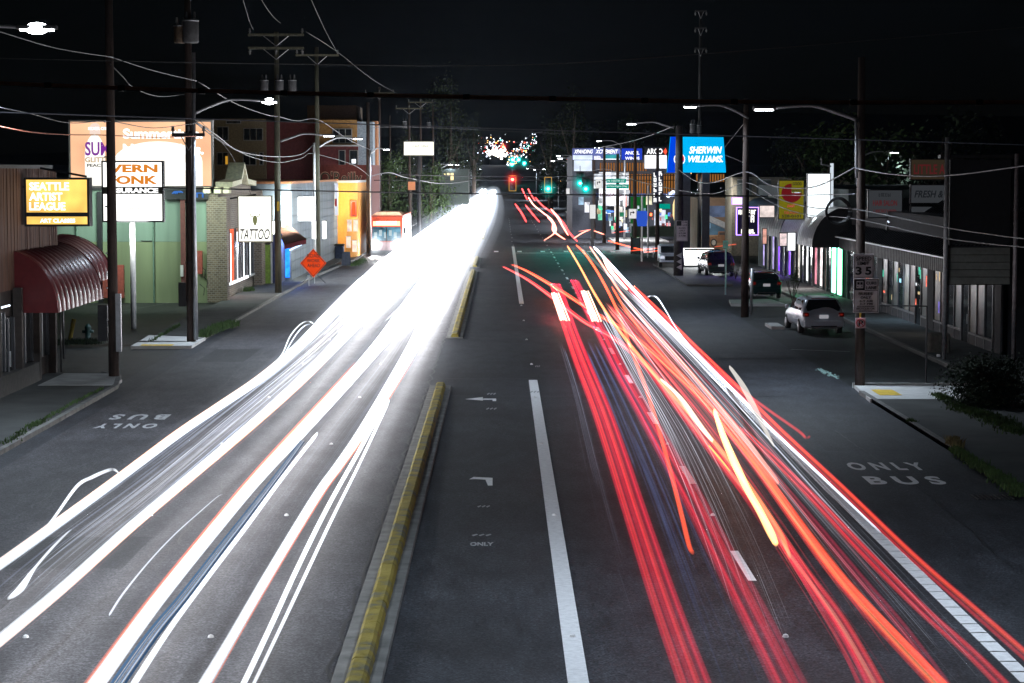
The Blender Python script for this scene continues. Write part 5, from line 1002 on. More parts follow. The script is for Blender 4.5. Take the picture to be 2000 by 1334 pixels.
r = thing('open_sign', 'small glowing red neon sign above the speed limit sign', 'sign', P(1692, 493, 118)); a, b = P(1686, 490, 118), P(1702, 496, 118); MB().box(a.x, b.x, 118, 118.1, b.z, a.z).build('backing', BLACK, r); ptext('OPEN', 1687, 491, 1701, 495.5, 117.95, emit('open_red', (1, .1, .06), 3), r, .05)
# big pole sign with lapped panels
r = thing('pole_sign', 'large unlit sign on two tall posts with grey lapped lower panels, right edge', 'sign', (18, 84, 0))
a, b = P(1852, 483, 84), P(1972, 555, 84); hgt = (a.z - b.z) / 5
for i in range(5):
    z = b.z + i * hgt; MB().add([(a.x, 84, z), (b.x, 84, z), (b.x, 84.06, z + hgt - .015), (a.x, 84.06, z + hgt - .015), (a.x, 84.2, z), (b.x, 84.2, z)], [(0, 1, 2, 3), (0, 4, 5, 1)]).build('lap_panel', mat('grey_lap', (.17, .17, .15), .7, var=.12), r)
MB().box(a.x - .05, b.x + .05, 84.2, 84.4, b.z - .04, a.z + .04).build('backing', DARKM, r)
a, b = P(1856, 312, 84.3), P(1972, 478, 84.3); MB().box(a.x, b.x, 84.3, 84.9, b.z, a.z).build('dark_cabinet', mat('black_cabinet', (.012, .013, .016), .7), r)
MB().box(P(1840, 306, 84).x, P(1990, 306, 84).x, 84.3, 84.8, P(1840, 309, 84).z, P(1840, 302, 84).z).build('cross_beam', DARKM, r)
for px, top, m_ in ((1847, 268, mat('post_grey', (.3, .3, .31), .5, .3)), (1983, 300, mat('post_pinkish', (.34, .3, .31), .5, .3))):
    x = P(px, 500, 83.9).x; MB().tube([(x, 83.9, 0), (x, 83.9, P(px, top, 84).z)], .09, 10).build('post', m_, r, True)
g = G(1832, 692); r = thing('concrete_planter', 'square rough concrete block at the foot of the sign post', 'planter', (g.x, g.y, 0)); MB().bev(g.x - .42, g.x + .4, g.y - .4, g.y + .4, 0, .85, .05).build('body', mat('rough_block', (.1, .09, .075), .95, bump=.6), r)
a = G(1828, 695, .1); one(MB().bev(a.x - .06, a.x + .08, a.y - .5, a.y - .4, .1, .2, .02), 'paper_cup', WHITEP, 'white paper litter lying beside the concrete block', 'litter')
# barrel canopy block
b8 = thing('pizza_block', 'row of shops under a curved ribbed canopy with neon lit windows on the right', 'building', (19.2, 126, 0)); FX8 = 19.3
MB().box(FX8 + .1, 30, 124.5, 168, 0, 6.2).build('wall', mat('teal_dark_wall', (.06, .08, .08), .85), b8)
cols = [('neon_green_strip', (.02, 1, .35), 2.2), ('neon_green_strip', (.02, 1, .35), 2.2), ('glass', None, 0), ('brown_col', None, 1), ('hot_white_window', (1, .85, .85), 1.6), ('pink_window', (1, .35, .45), 1.0), ('glass', None, 0), ('white_window', (.95, .98, 1), 1.4), ('glass', None, 0), ('lit_cream', (.95, .9, .8), .9), ('brown_col', None, 1), ('violet_window', (.25, .08, 1), 1.6), ('glass', None, 0), ('violet_window', (.25, .08, 1), 1.6), ('lilac_window', (.6, .5, 1), .9), ('brown_col', None, 1), ('lilac_window', (.6, .5, 1), .9)]
y = 125.5
for i, (nm, c, s_) in enumerate(cols):
    w_ = 1.5 if c else 1.1; mm = emit(nm, c, s_, .5, 2.0) if c else (GLASS if s_ == 0 else mat('brown_panel', (.16, .08, .04), .8))
    w = MB().box(FX8 + .02, FX8 + .06, y + .12, y + w_ - .1, .3, 2.9).build('window' if s_ != 1 or c else 'panel', mm, b8); MB().box(FX8 - .04, FX8 + .08, y, y + .1, 0, 3).build('mullion', FRAME, w)
    if nm == 'neon_green_strip':
        for q in (0.3, .8, 1.2): MB().tube([(FX8 - .08, y + q, .2), (FX8 - .08, y + q, 2.9)], .05, 6).build('neon_tube', emit('green_tube', (.3, 1, .6), 5), w)
    y += w_ * 2.2 if i > 9 else w_ * 1.5
CANM = mat('ribbed_white_metal', (.28, .29, .31), .4, .3)
r = thing('barrel_canopy', 'pale ribbed barrel canopy above the green neon doorway', 'awning', (19, 118, 3)); barrel(r, FX8 + .1, 17.35, 124.3, 139, 2.95, 5.25, 20, CANM, mend=BLACK)
r = thing('barrel_canopy', 'dark far barrel canopy reaching to the yellow pizza sign', 'awning', (19, 140, 3)); barrel(r, FX8 + .1, 17.6, 139.4, 166, 3.0, 5.3, 22, mat('dark_canopy', (.05, .055, .06), .5), mend=BLACK)
lampobj(b8, (18.3, 127, 2.6), 60, (.1, 1, .45), .6, (0, R(25), 0)); lampobj(b8, (18.3, 135, 2.6), 160, (1, .95, .95), .6, (0, R(20), 0)); lampobj(b8, (18.0, 152, 2.4), 200, (.3, .15, 1), .8, (0, R(20), 0)); lampobj(b8, (17.2, 131, 6.0), 130, (.9, .95, 1), .8, (0, 0, 0))
PY = 131
s = board('yellow pizza sign with a red pie circle and black lettering', 1522, 353, 1569, 427, PY, emit('pizza_yellow', (.30, .26, .012), .5, .08), (('GOOD', (1548, 356, 1566, 362), INK, 0), ('PIZZA', (1547, 371, 1567, 377), INK, 0), ('FAST', (1538, 400, 1553, 405), REDI, 0), ('DELIVERY', (1532, 413, 1560, 418), REDI, 0), ('528-0101', (1527, 419.5, 1564, 425), INK, 0)))
c = P(1546, 377, PY); rr = 20 * PY / F; MB().prism([(c.x, c.z)] + [(c.x + rr * math.cos(math.pi / 2 + t * math.pi * 1.5 / 22), c.z + rr * .92 * math.sin(math.pi / 2 + t * math.pi * 1.5 / 22)) for t in range(23)], 'y', PY - .012, PY - .004).build('pie_disc', emit('dim_pie_red', (.26, .015, .02), .45), s)
s = board('tall blank white glowing sign box right of the pizza sign', 1578, 340, 1620, 423, 128, emit('blank_white', (.88, .97, 1), 1.7), edge=WHITEP); MB().box(P(1621, 340, 128).x + .05, P(1628, 340, 128).x, 128, 128.3, P(1620, 423, 128).z, P(1621, 319, 128).z).build('lit_post', emit('post_white', (.8, .9, 1), .8), s); MB().tube([P(1623, 325, 128), P(1612, 322, 128), P(1604, 321, 128), P(1604, 310, 128)], .05, 6).build('antenna', STEEL, s)
lampobj(s, (P(1600, 420, 127.5).x, 127.4, P(1600, 424, 128).z), 60, (.9, 1, 1), 1)
NY = 138
PN = emit('violet_neon', (.45, .25, 1), 3)
s = board('purple neon framed sign with glowing white lettering behind the dark pole', 1440, 406, 1480, 458, NY, mat('indigo_face', (.025, .012, .09), .6), (), edge=PN)
GLW = emit('glyph_cream', (1, .97, .85), 2.5); scribble(1442, 410, 1478, 419, NY - .03, GLW, s, 6, 1); scribble(1449, 421, 1474, 434, NY - .03, GLW, s, 3, 2); scribble(1447, 448, 1476, 456, NY - .03, GLW, s, 4, 3)
s = board('white script sign with blue glow above the purple neon sign', 1432, 387, 1453, 398, NY + 1, emit('script_face', (.85, .8, 1), 1.5), edge=PN, dep=.3)
s = board('glowing cream shop sign beside the purple neon', 1484, 402, 1512, 424, 146, emit('cream_face', (1, .85, .8), .9, .4, 1.5)); s = board('white sign panel with small red letters under the dark canopy', 1523, 456, 1538, 480, 135, emit('panel_face', (1, .8, .8), .9, .4, 3)); s = board('plain white lit box sign under the dark canopy', 1539, 455, 1553, 489, 131, emit('box_white', (.95, .97, 1), 1.8)); s = board('pink portrait sign beside the purple neon', 1490, 447, 1497, 476, 140, emit('pink_face', (1, .5, .4), .8, .4, 3))
# mural wall block
MYY = 196
b9 = thing('mural_building', 'two storey block whose street end carries a painted mural of an old car', 'building', (P(1400, 480, MYY).x, MYY, 0))
MB().box(P(1362, 400, MYY).x, 32, MYY, 222, 0, P(1362, 386, MYY).z).build('wall', mat('mural_ground', (.17, .11, .07), .85, var=.3, scale=.4), b9)
def mural(px, m, nm='mural_paint', d=.02): q = [P(a, b, MYY - d) for a, b in px]; MB().prism([(v.x, v.z) for v in q], 'y', MYY - d, MYY - d + .01).build(nm, m, b9)
mural([(1366, 402), (1429, 402), (1429, 424), (1366, 424)], mat('mural_blue', (.10, .15, .28), .8, var=.5, scale=1), d=.015); mural([(1366, 412), (1429, 440), (1429, 452), (1366, 424)], mat('mural_road', (.3, .32, .34), .8, var=.2), d=.03)
mural([(1366, 425), (1400, 440), (1429, 453), (1429, 460), (1366, 460)], mat('mural_teal', (.06, .13, .2), .8, var=.5, scale=1), d=.027); mural([(1374, 430), (1388, 436), (1388, 446), (1376, 444)], mat('mural_light_blue', (.2, .35, .55), .8), d=.04)
mural([(1366, 459), (1429, 459), (1429, 480), (1366, 480)], mat('mural_tan', (.3, .18, .09), .8, var=.3, scale=1), d=.033)
mural([(1378, 474), (1382, 463), (1402, 461), (1403, 452), (1424, 452), (1426, 462), (1429, 474)], mat('mural_car_brown', (.2, .1, .05), .8), d=.05); mural([(1405, 454), (1423, 454), (1423, 459), (1405, 459)], mat('mural_car_glass', (.04, .03, .03), .7), d=.06)
for cx_ in (1376, 1394):
    for rr_, mm in ((8, mat('mural_tyre', (.03, .03, .03), .8)), (5, mat('mural_hub', (.4, .38, .33), .8))): mural([(cx_ + rr_ * .8 * math.cos(t * .35), 474 + rr_ * math.sin(t * .35)) for t in range(18)], mm, 'mural_wheel', .07 + .01 * (8 - rr_))
lampobj(b9, (P(1395, 400, 190).x, 189, 6.2), 260, (1, .95, .9), 2, (R(50), 0, 0))
MB().box(P(1430, 350, 190).x, 40, 190, 195.9, 0, P(1430, 346, 190).z).build('side_wing', mat('cream_wing', (.24, .22, .17), .85), b9)
for px in (1440, 1478): mb = MB(); pbox(mb, px, 352, px + 28, 384, 189.9, .08); w = mb.build('window', mat('dull_panel', (.1, .12, .12), .5), b9); mb = MB(); pbox(mb, px, 350, px + 28, 352, 189.85, .1); mb.build('lintel', PALE, w)
# cyan paint shop sign
CY_ = 176
cyf = emit('cyan_face', (0, .50, 1.0), .95, .05, .4); r = thing('paint_shop_sign', 'large glowing cyan and blue paint shop sign with white italic lettering', 'sign', (P(1360, 400, CY_).x, CY_, 0))
q = [P(1310, 267, CY_), P(1413, 268, CY_), P(1418, 337, CY_), P(1303, 337, CY_)]; MB().prism([(v.x, v.z) for v in q], 'y', CY_, CY_ + .5).build('cabinet', cyf, r)
q = [P(1310, 267, CY_), P(1329, 267, CY_), P(1329, 337, CY_), P(1303, 337, CY_)]; MB().prism([(v.x, v.z) for v in q], 'y', CY_ - .03, CY_ - .005).build('blue_panel', emit('deep_blue_face', (.0, .06, .75), 1.0), r)
ptext('SHERWIN', 1346, 286, 1410, 300, CY_ - .05, WL, r, .03, .25); ptext('WILLIAMS.', 1344, 304, 1412, 317, CY_ - .05, WL, r, .03, .25)
c = P(1327, 311, CY_); k = CY_ / F
MB().prism([(c.x + 11 * k * math.cos(t * .3491), c.z + 12 * k * math.sin(t * .3491)) for t in range(18)], 'y', CY_ - .06, CY_ - .04).build('globe_outline', WL, r); MB().prism([(c.x + 9.5 * k * math.cos(t * .3491), c.z + 10 * k * math.sin(t * .3491)) for t in range(18)], 'y', CY_ - .08, CY_ - .065).build('globe_emblem', emit('deep_blue_emblem', (.02, .05, .6), 1), r)
MB().prism([(c.x - 9 * k, c.z - 1 * k), (c.x - 8 * k, c.z + 6 * k), (c.x - 3 * k, c.z + 11 * k), (c.x + 3 * k, c.z + 11 * k), (c.x + 8 * k, c.z + 6 * k), (c.x + 9 * k, c.z - 1 * k), (c.x + 5 * k, c.z - 6 * k), (c.x + 2 * k, c.z), (c.x - 3 * k, c.z - 7 * k), (c.x - 5 * k, c.z + 1 * k)], 'y', CY_ - .1, CY_ - .085).build('red_paint_emblem', emit('emblem_red', (.8, .04, .05), 1), r)
MB().prism([(c.x - 5 * k, c.z + 12 * k), (c.x + 4 * k, c.z + 12 * k), (c.x + 5 * k, c.z + 20 * k), (c.x - 6 * k, c.z + 19 * k)], 'y', CY_ - .1, CY_ - .085).build('can_emblem', WL, r)
for px in (1342, 1380): MB().box(P(px, 400, CY_).x - .3, P(px, 400, CY_).x + .3, CY_ + .5, CY_ + 1, 0, P(px, 337, CY_).z + .5).build('post', mat('dark_post', (.03, .03, .045), .7), r)
# price sign, stacked letters, LED billboard, slatted building
s = board('white lit petrol price sign with a red diamond', 1259, 303, 1302, 329, 186, emit('price_white', (.95, .95, 1), 1.5, .2, 1)); s2_ = board('dark sign header with white petrol brand letters', 1261, 288, 1302, 302, 186, mat('header_face', (.03, .035, .05), .5), (('ARCO', (1263, 290, 1294, 301), WL, 0),)); c = P(1300, 296, 185.9); k = 186 / F
MB().prism([(c.x - 5 * k, c.z), (c.x, c.z - 7 * k), (c.x + 3 * k, c.z), (c.x, c.z + 7 * k)], 'y', 185.85, 185.9).build('red_diamond', emit('diamond_red', (1, .1, .05), 1.2), s2_)
r = thing('stacked_letter_sign', 'tall column of glowing white stacked letters on a pole', 'sign', P(1285, 395, 184)); mb = MB(); pbox(mb, 1274, 334, 1296, 398, 184, .3); mb.build('cabinet', mat('dark_cab', (.03, .03, .06), .6), r)
for i in range(6): scribble(1276, 337 + i * 10, 1283, 345 + i * 10, 183.95, WL, r, 1, i + 11); scribble(1286, 335 + i * 10, 1294, 343 + i * 10, 183.95, WL, r, 1, i + 31)
b10 = thing('slatted_building', 'far building with lit orange vertical slats behind the petrol sign', 'building', (P(1200, 400, 240).x, 240, 0)); mb = MB(); pbox(mb, 1118, 305, 1330, 470, 240, 20); mb.build('wall', mat('dark_slate', (.04, .045, .06), .8), b10)
SL = emit('orange_slat', (.55, .22, .05), .55); base = None
for x0, x1, y0_, y1_ in ((1172, 1262, 318, 334), (1228, 1330, 340, 378), (1360, 1415, 340, 355)):
    x = x0
    while x < x1:
        mb = MB(); pbox(mb, x, y0_, x + 2.4, y1_, 239.6, .2); mb.build('slat', SL, b10); x += 5.2
mb = MB(); pbox(mb, 1165, 378, 1345, 384, 239.3, .4); mb.build('band', mat('navy_band', (.03, .06, .2), .6), b10)
mb = MB(); pbox(mb, 1232, 384, 1262, 470, 239.3, .3); mb.build('green_panel', emit('green_panel_lit', (.01, .12, .02), .8), b10)
for x0, y0_, x1, y1_, c_ in ((1172, 384, 1190, 402, (.9, .9, 1)), (1195, 338, 1228, 352, (.9, .95, 1)), (1160, 340, 1178, 368, (.85, .9, 1)), (1262, 380, 1274, 400, (.9, .85, .6)), (1278, 410, 1300, 440, (.8, .85, 1)), (1168, 400, 1176, 430, (.2, .8, .5)), (1180, 410, 1192, 428, (.1, .35, .9)), (1200, 402, 1216, 430, (.9, .85, .8)), (1219, 382, 1224, 404, (1, .45, .4)), (1142, 395, 1152, 415, (.9, .9, 1)), (1130, 385, 1140, 400, (.4, .6, .8)), (1205, 372, 1230, 378, (.7, .75, .8)), (1305, 375, 1322, 384, (.5, .6, 1))):
    mb = MB(); pbox(mb, x0, y0_, x1, y1_, 235.8, .1); w = mb.build('window', emit('shop_glow_%d_%d' % (x0, y0_), c_, 1.0, .5, 1.5), b10); mb = MB(); pbox(mb, x0 - .8, y0_ - .8, x1 + .8, y0_, 235.9, .15); mb.build('frame', DARKM, w)
s = board('blue LED billboard with white italic excitement lettering', 1118, 290, 1211, 312, 228, emit('led_blue', (.16, .20, .55), .9, .5, .5), (('XPANDING', (1121, 292, 1158, 300), WL, .3), ('XCITEMENT', (1163, 292, 1207, 300), WL, .3)), name='billboard')
mb = MB(); pbox(mb, 1119, 303, 1157, 312, 227.97, .01); mb.build('white_artwork', emit('pale_screen', (.75, .85, 1), 1.3, .5, .4), s); mb = MB(); pbox(mb, 1180, 302, 1210, 310, 227.96, .01); mb.build('teal_artwork', emit('teal_artwork', (.04, .32, .36), .9, .4, 1), s); mb = MB(); pbox(mb, 1160, 310, 1210, 311.6, 227.95, .01); mb.build('white_stripe', WL, s); scribble(1160, 304.5, 1174, 309.5, 227.94, WL, s, 5, 12)
s = board('royal blue angel billboard beside the LED one', 1214, 290, 1254, 312, 226, emit('royal_blue', (.02, .06, .62), .9), (('ANGEL', (1221, 295, 1249, 302), WL, 0), ('WINDS', (1221, 306, 1249, 312), WL, 0)), name='billboard')
s = board('bright pale screen below the LED billboard', 1121, 308, 1156, 334, 229, emit('pale_screen', (.75, .85, 1), 1.3, .5, .4), name='billboard')
mb = MB(); pbox(mb, 1170, 336, 1228, 402, 237, .5); mb.build('white_wall', mat('shop_white', (.6, .62, .66), .7, var=.15), b10); ptext('MASSAGE', 1172, 377, 1214, 384, 236.9, mat('wall_letters', (.12, .03, .05), .6), b10, .02)
q_ = random.Random(5)  # random glowing panes added to brighten the far shop cluster
for i in range(64):
    x0, y0_ = q_.uniform(1162, 1318), q_.choice([q_.uniform(385, 446), q_.uniform(404, 446)]); w_, h_ = q_.uniform(2, 8), q_.uniform(3, 14)
    c_ = q_.choice([(1, 1, 1), (.9, .95, 1), (.8, .85, 1), (.9, .95, 1), (1, .8, .5), (.15, .3, 1), (.1, .8, .4), (1, .3, .3), (.5, .8, 1)]); k_ = q_.choice([.25, .5, .9, 1.4]); mb = MB(); pbox(mb, x0, y0_, x0 + w_, y0_ + h_, 230 + q_.uniform(-4, 3), .1); mb.build('added_glow_pane', emit('pane_%d%d%d_%d' % (c_[0] * 10, c_[1] * 10, c_[2] * 10, k_ * 10), c_, k_, .5, 2), b10)
lampobj(b10, (P(1200, 400, 228).x, 226, 6), 2500, (.95, .95, 1), 3, (R(50), 0, 0)); lampobj(b10, (P(1230, 400, 228).x, 212, 6), 2500, (.95, .95, 1), 3, (0, 0, 0))  # fills added to brighten the far shopfronts and the ground
s = board('small white sign on the pole at the far corner', 1152, 400, 1163, 427, 216, _mats['lit_sheet']); MB().box(P(1154, 430, 216).x, P(1160, 430, 216).x, 216, 216.3, 0, P(1150, 427, 216).z).build('post', BLACK, s)
s = board('tiny white sign by the far right kerb', 1106, 368, 1114, 380, 250, _mats['lit_sheet'])
r = thing('neon_arrow', 'small glowing white neon squiggle beside the stout pole', 'sign', P(1310, 380, 180)); MB().tube(smooth([P(x, y_, 180) for x, y_ in ((1301, 381), (1306, 384), (1310, 378), (1314, 374), (1319, 376))], 4), .09, 6).build('neon_tube', emit('ice_neon', (.7, .8, 1), 3), r, True)
r = thing('pedestrian_signal', 'glowing red hand signal on the far right corner', 'signal', P(1271, 419, 190)); mb = MB(); pbox(mb, 1268, 414, 1275, 424, 190, .3); mb.build('housing', BLACK, r); mb = MB(); pbox(mb, 1269.5, 416, 1273.5, 422, 189.9, .08); mb.build('hand_lens', emit('hand_red', (1, .16, .06), 4), r); MB().tube([(P(1266, 470, 190).x, 190.2, 0), (P(1266, 470, 190).x, 190.2, 6)], .07, 6).build('post', STEEL, r)
r = thing('sandwich_board', 'tall black framed menu board at the far right corner', 'sandwich board', P(1243, 490, 180)); mb = MB(); pbox(mb, 1234, 465, 1250, 494, 181, .1); mb.build('board', mat('menu_face', (.03, .08, .08), .5), r); mb = MB(); pbox(mb, 1232, 462, 1235, 496, 180.9, .3); pbox(mb, 1249, 462, 1251, 496, 180.9, .3); mb.build('frame', BLACK, r)
r = thing('guard_rail', 'low grey railing behind the menu board', 'railing', P(1280, 490, 186)); 
for i in range(7): x = P(1254 + i * 11, 480, 186).x; MB().tube([(x, 186, 0), (x, 186, 1.0)], .03, 6).build('post', STEEL, r)
MB().tube([(P(1254, 480, 186).x, 186, 1.0), (P(1320, 480, 186).x, 186, 1.0)], .03, 6).build('rail', STEEL, r)
r = thing('hedge_box', 'black planter wall in front of the green panel building', 'wall', P(1270, 460, 200)); mb = MB(); pbox(mb, 1234, 442, 1318, 462, 200, 1); mb.build('body', mat('dark_green_box', (.015, .03, .02), .8), r)

# ================================================================== VEHICLES
def loft(stn, K=None):
    """stn: rows of (y, zbot, zbelt, zroof, w, wroof); returns ring of half points mirrored"""
    rows = []
    for y, zb, zl, zr, w, wr in stn:
        half = [(0, zb), (w * .82, zb), (w * .97, zb + .12), (w, (zb + zl) / 2 + .05), (w * .965, zl), ((w * .965 + wr) / 2 + .02, (zl + zr) / 2), (wr, zr - .04), (wr * .6, zr + .015), (0, zr + .03)]
        rows.append([(x, y, z) for x, z in half] + [(-x, y, z) for x, z in half[-2:0:-1]])
    return rows
def car(label, px, py, cat, paint, L=4.7, W=1.88, Hh=1.6, yaw=0.0, kind='wagon', plate_t=None, lit=True, flip=False, group='cars parked on the right'):
    g = G(px, py); r = thing('parked_car', label, cat, (g.x, g.y, 0), group); w = W / 2; zb = .24; bl = .98 if Hh < 1.7 else 1.1
    st = [(-L / 2, .42, .8, .82, w * .86, w * .8), (-L / 2 + .04, .3, .9, .95, w * .94, w * .86), (-L / 2 + .16, zb, bl, bl + .12, w * .985, w * .86), (-L / 2 + .45, zb, bl, Hh - .1, w, w * .76), (-L / 2 + .8, zb, bl, Hh - .02, w, w * .76), (-L * .1, zb, bl - .02, Hh, w, w * .77), (L * .12, zb, bl - .04, Hh - .06, w, w * .76), (L * .26, zb, bl - .07, bl + .05, w, w * .84), (L * .42, zb, bl - .16, bl - .1, w * .97, w * .8), (L / 2 - .06, zb + .04, .7, .72, w * .88, w * .7), (L / 2, .36, .6, .62, w * .74, w * .6)]
    rows = loft(st); n = len(rows[0]); mb = MB(); mb.add([p for row in rows for p in row], [(i * n + j, i * n + (j + 1) % n, (i + 1) * n + (j + 1) % n, (i + 1) * n + j) for i in range(len(rows) - 1) for j in range(n)] + [tuple(range(n - 1, -1, -1)), tuple(range((len(rows) - 1) * n, len(rows) * n))])
    org = Vector((g.x, g.y, 0))
    def put(m_, name, mm, par, sm=True, sub=False):
        m_.v = [tuple(Vector(v) + org) for v in m_.v]; o = m_.build(name, mm, par, sm)
        if sub: s_ = o.modifiers.new('sub', 'SUBSURF'); s_.levels = 2; s_.render_levels = 2
        return o
    body = put(mb, 'body', paint, r, True, True)
    # glass
    z0, z1 = bl + .06, Hh - .12; yb = -L / 2
    put(MB().add([(-w * .76, yb + .12, z0), (w * .76, yb + .12, z0), (w * .80, yb + .2, z0 + .16), (w * .64, yb + .42, z1 + .03), (-w * .64, yb + .42, z1 + .03), (-w * .80, yb + .2, z0 + .16)], [(0, 1, 2, 3, 4, 5)]), 'rear_window', GLASS, r, False)
    for s_ in (-1, 1):
        for a, b in ((yb + .62, yb + 1.25), (yb + 1.33, yb + L * .46), (yb + L * .48, yb + L * .67)):
            put(MB().add([(s_ * w * .955, a, z0), (s_ * w * .955, b, z0), (s_ * w * .80, b - .12, z1 - .02), (s_ * w * .80, a + .05, z1 - .02)], [(0, 1, 2, 3)]), 'side_window', GLASS, r, False)
        tl = put(MB().bev(s_ * w * .82 - .13, s_ * w * .82 + .13, yb - .02, yb + .16, .80, .98, .03), 'tail_light', mat('tail_lens', (.30, .015, .012), .15), r, False)
        put(MB().box(s_ * w * .82 - .06, s_ * w * .82 + .05, yb - .035, yb - .022, .86, .92), 'lens_glint', emit('tail_glint', (.6, .03, .015), .3), tl, False)  # glint on the lens put in as weak emission
        put(MB().bev(s_ * (w + .1) - .09, s_ * (w + .1) + .09, L * .13, L * .13 + .12, bl + .02, bl + .2, .03), 'wing_mirror', paint, r, False)
        put(MB().tube([(s_ * w * .62, yb + .8, Hh + .05), (s_ * w * .62, L * .08, Hh + .06)], .02, 6), 'roof_rail', DARKM, r)
        for yy in (yb + .92, L / 2 - .88):
            wh = put(MB().tube([(s_ * (w - .2), yy, .33), (s_ * (w - .19), yy, .33), (s_ * (w + .0), yy, .33), (s_ * (w + .01), yy, .33)], [.27, .33, .33, .28], 18), 'wheel', BLACK, r)
            put(MB().tube([(s_ * (w - .02), yy, .33), (s_ * (w + .018), yy, .33)], [.23, .21], 12), 'rim', STEEL, wh)
        put(MB().tube([(s_ * w * .6, yb + .05, .27), (s_ * w * .6, yb - .06, .27)], .045, 8), 'exhaust', STEEL, r)
    put(MB().bev(-w * .93, w * .93, yb - .07, yb + .1, .36, .64, .05), 'bumper', paint, r, False); put(MB().box(-w * .6, w * .6, yb - .085, yb - .07, .34, .4), 'bumper_trim', DARKM, r, False)
    pl = put(MB().bev(-.2, .2, yb - .045, yb - .02, .72, .88, .01), 'number_plate', emit('plate_white', (.55, .55, .6), .5), r, False)
    put(MB().tube([(0, yb + .28, z0 + .03), (.35, yb + .22, z0 + .06)], .012, 5), 'rear_wiper', BLACK, r)
    put(MB().box(-w * .5, w * .5, yb + .42, yb + .5, Hh - .05, Hh - .02), 'high_brake_light', mat('tail_lens', (.5, .02, .015)), r, False)
    r.rotation_euler = (0, 0, yaw); return r
SILV = mat('silver_paint', (.52, .58, .66), .28, .1, var=.03, spec=.7); GREENP = mat('dark_green_paint', (.012, .04, .042), .25, .3, var=.1); NEARB = mat('near_black_paint', (.02, .022, .026), .25, .3, var=.1)
car('silver estate car parked nearest, facing away beside the right kerb', 1588, 646, 'car', SILV, 4.9, 1.92, 1.62, R(3))
car('dark green hatchback parked behind the dark wooden pole', 1487, 580, 'car', GREENP, 4.4, 1.78, 1.52, R(1))
car('black people carrier parked in front of the bright white truck', 1397, 538, 'car', NEARB, 4.8, 1.95, 1.75, R(4))
g = G(1312, 524); r = thing('pickup_truck', 'pale pickup seen nose on beside the stout black pole', 'pickup', (g.x, g.y, 0)); x, y = g.x, g.y
MB().bev(x - .9, x + .9, y, y + 1.6, .45, 1.05, .1).build('bonnet', SILV, r); MB().bev(x - .85, x + .85, y + 1.5, y + 3.2, .45, 1.75, .15).build('cab', SILV, r); MB().box(x - .72, x + .72, y + 1.48, y + 1.5, 1.1, 1.6).build('windscreen', GLASS, r); MB().box(x - .5, x + .5, y - .03, y - .01, .6, .9).build('grille', BLACK, r)
for sg in (-1, 1): MB().bev(x + sg * .7 - .15, x + sg * .7 + .15, y - .03, y + .02, .72, .92, .02).build('headlight', emit('soft_head', (.8, .85, 1), .8), r); MB().tube([(x + sg * .7, y + .5, .38), (x + sg * .95, y + .5, .38)], .38, 14).build('wheel', BLACK, r)
# white box truck, its wash of light put in as emission
a, b = P(1337, 489, 166), P(1406, 518, 166); r = thing('box_truck', 'brightly lit white box truck parked behind the black people carrier', 'truck', ((a.x + b.x) / 2, 166, 0))
MB().bev(a.x, b.x, 166, 171, b.z, a.z, .08).build('cargo_box', emit('truck_flood_glow', (1, 1, 1), 2.5), r); MB().box(a.x, b.x, 165.95, 166.3, b.z - .12, b.z - .01).build('sill', DARKM, r)
MB().box(a.x, b.x, 165.9, 166, a.z, a.z + .12).build('roof_rim', DARKM, r)
for i in range(4): MB().ball((a.x + .4 + i * .6, 165.88, a.z + .08), .05, 6, 4).build('marker_lamp', _mats['tail_glint'], r)
for px in (1345, 1360, 1392): MB().tube([(P(px, 520, 166).x, 166.4, .4), (P(px, 520, 166).x + .2, 166.4, .4)], .4, 12).build('wheel', BLACK, r)
lampobj(r, ((a.x + b.x) / 2, 165.2, 1.4), 250, (.95, .98, 1), 1.0, (R(-70), 0, 0))
# bus
by = 191.0; xl, xr = P(724, 450, by).x, P(786, 450, by).x; zt = P(750, 421, by).z
bus = thing('city_bus', 'red and cream city bus with a lit amber route display, headlights on', 'bus', ((xl + xr) / 2, by, 0)); BR = mat('bus_red', (.55, .07, .03), .4); BW = mat('bus_front_lower', (.22, .14, .15), .45)
m = MB(); m.prism([(by, .35), (by - .05, 1.2), (by + .1, 2.6), (by + .35, zt - .1), (by + .8, zt), (by + 18, zt), (by + 18, .35)], 'x', xl, xr); m.build('body', BR, bus)
MB().bev(xl - .01, xr + .005, by - .08, by + .3, .4, 1.2, .05).build('front_panel', BW, bus); MB().box(xr + .001, xr + .004, by + .4, by + 18, .4, zt - .25).build('side_panel', mat('bus_white', (.85, .85, .85), .4), bus)  # white paint stands for light washing out the bus side
MB().prism([(xl + .05, zt), (xr - .05, zt), (xr - .35, zt + .3), (xl + .55, zt + .3)], 'y', by + .5, by + 6).build('roof_fairing', mat('bus_fairing', (.75, .45, .3), .4), bus)
MB().box(xl + .1, xr - .1, by - .1, by + .02, 1.22, 1.3).build('wiper_tray', BLACK, bus)
ws = MB().add([(xl + .1, by - .09, 1.25), (xr - .1, by - .09, 1.25), (xr - .15, by + .06, 2.45), (xl + .15, by + .06, 2.45)], [(0, 1, 2, 3)]).build('windscreen', emit('bus_interior', (.10, .26, .36), .9, .8, 1.2), bus); MB().box((xl + xr) / 2 - .04, (xl + xr) / 2 + .04, by - .13, by - .07, 1.25, 2.4).build('centre_pillar', BLACK, ws)
for i in range(5): MB().box(xl + .3 + i * .42, xl + .55 + i * .42, by - .06, by - .04, 1.5 + (i % 2) * .2, 2.0 + (i % 2) * .2).build('seat_glimpse', emit('cool_seat', (.6, .75, .8), .8), ws)
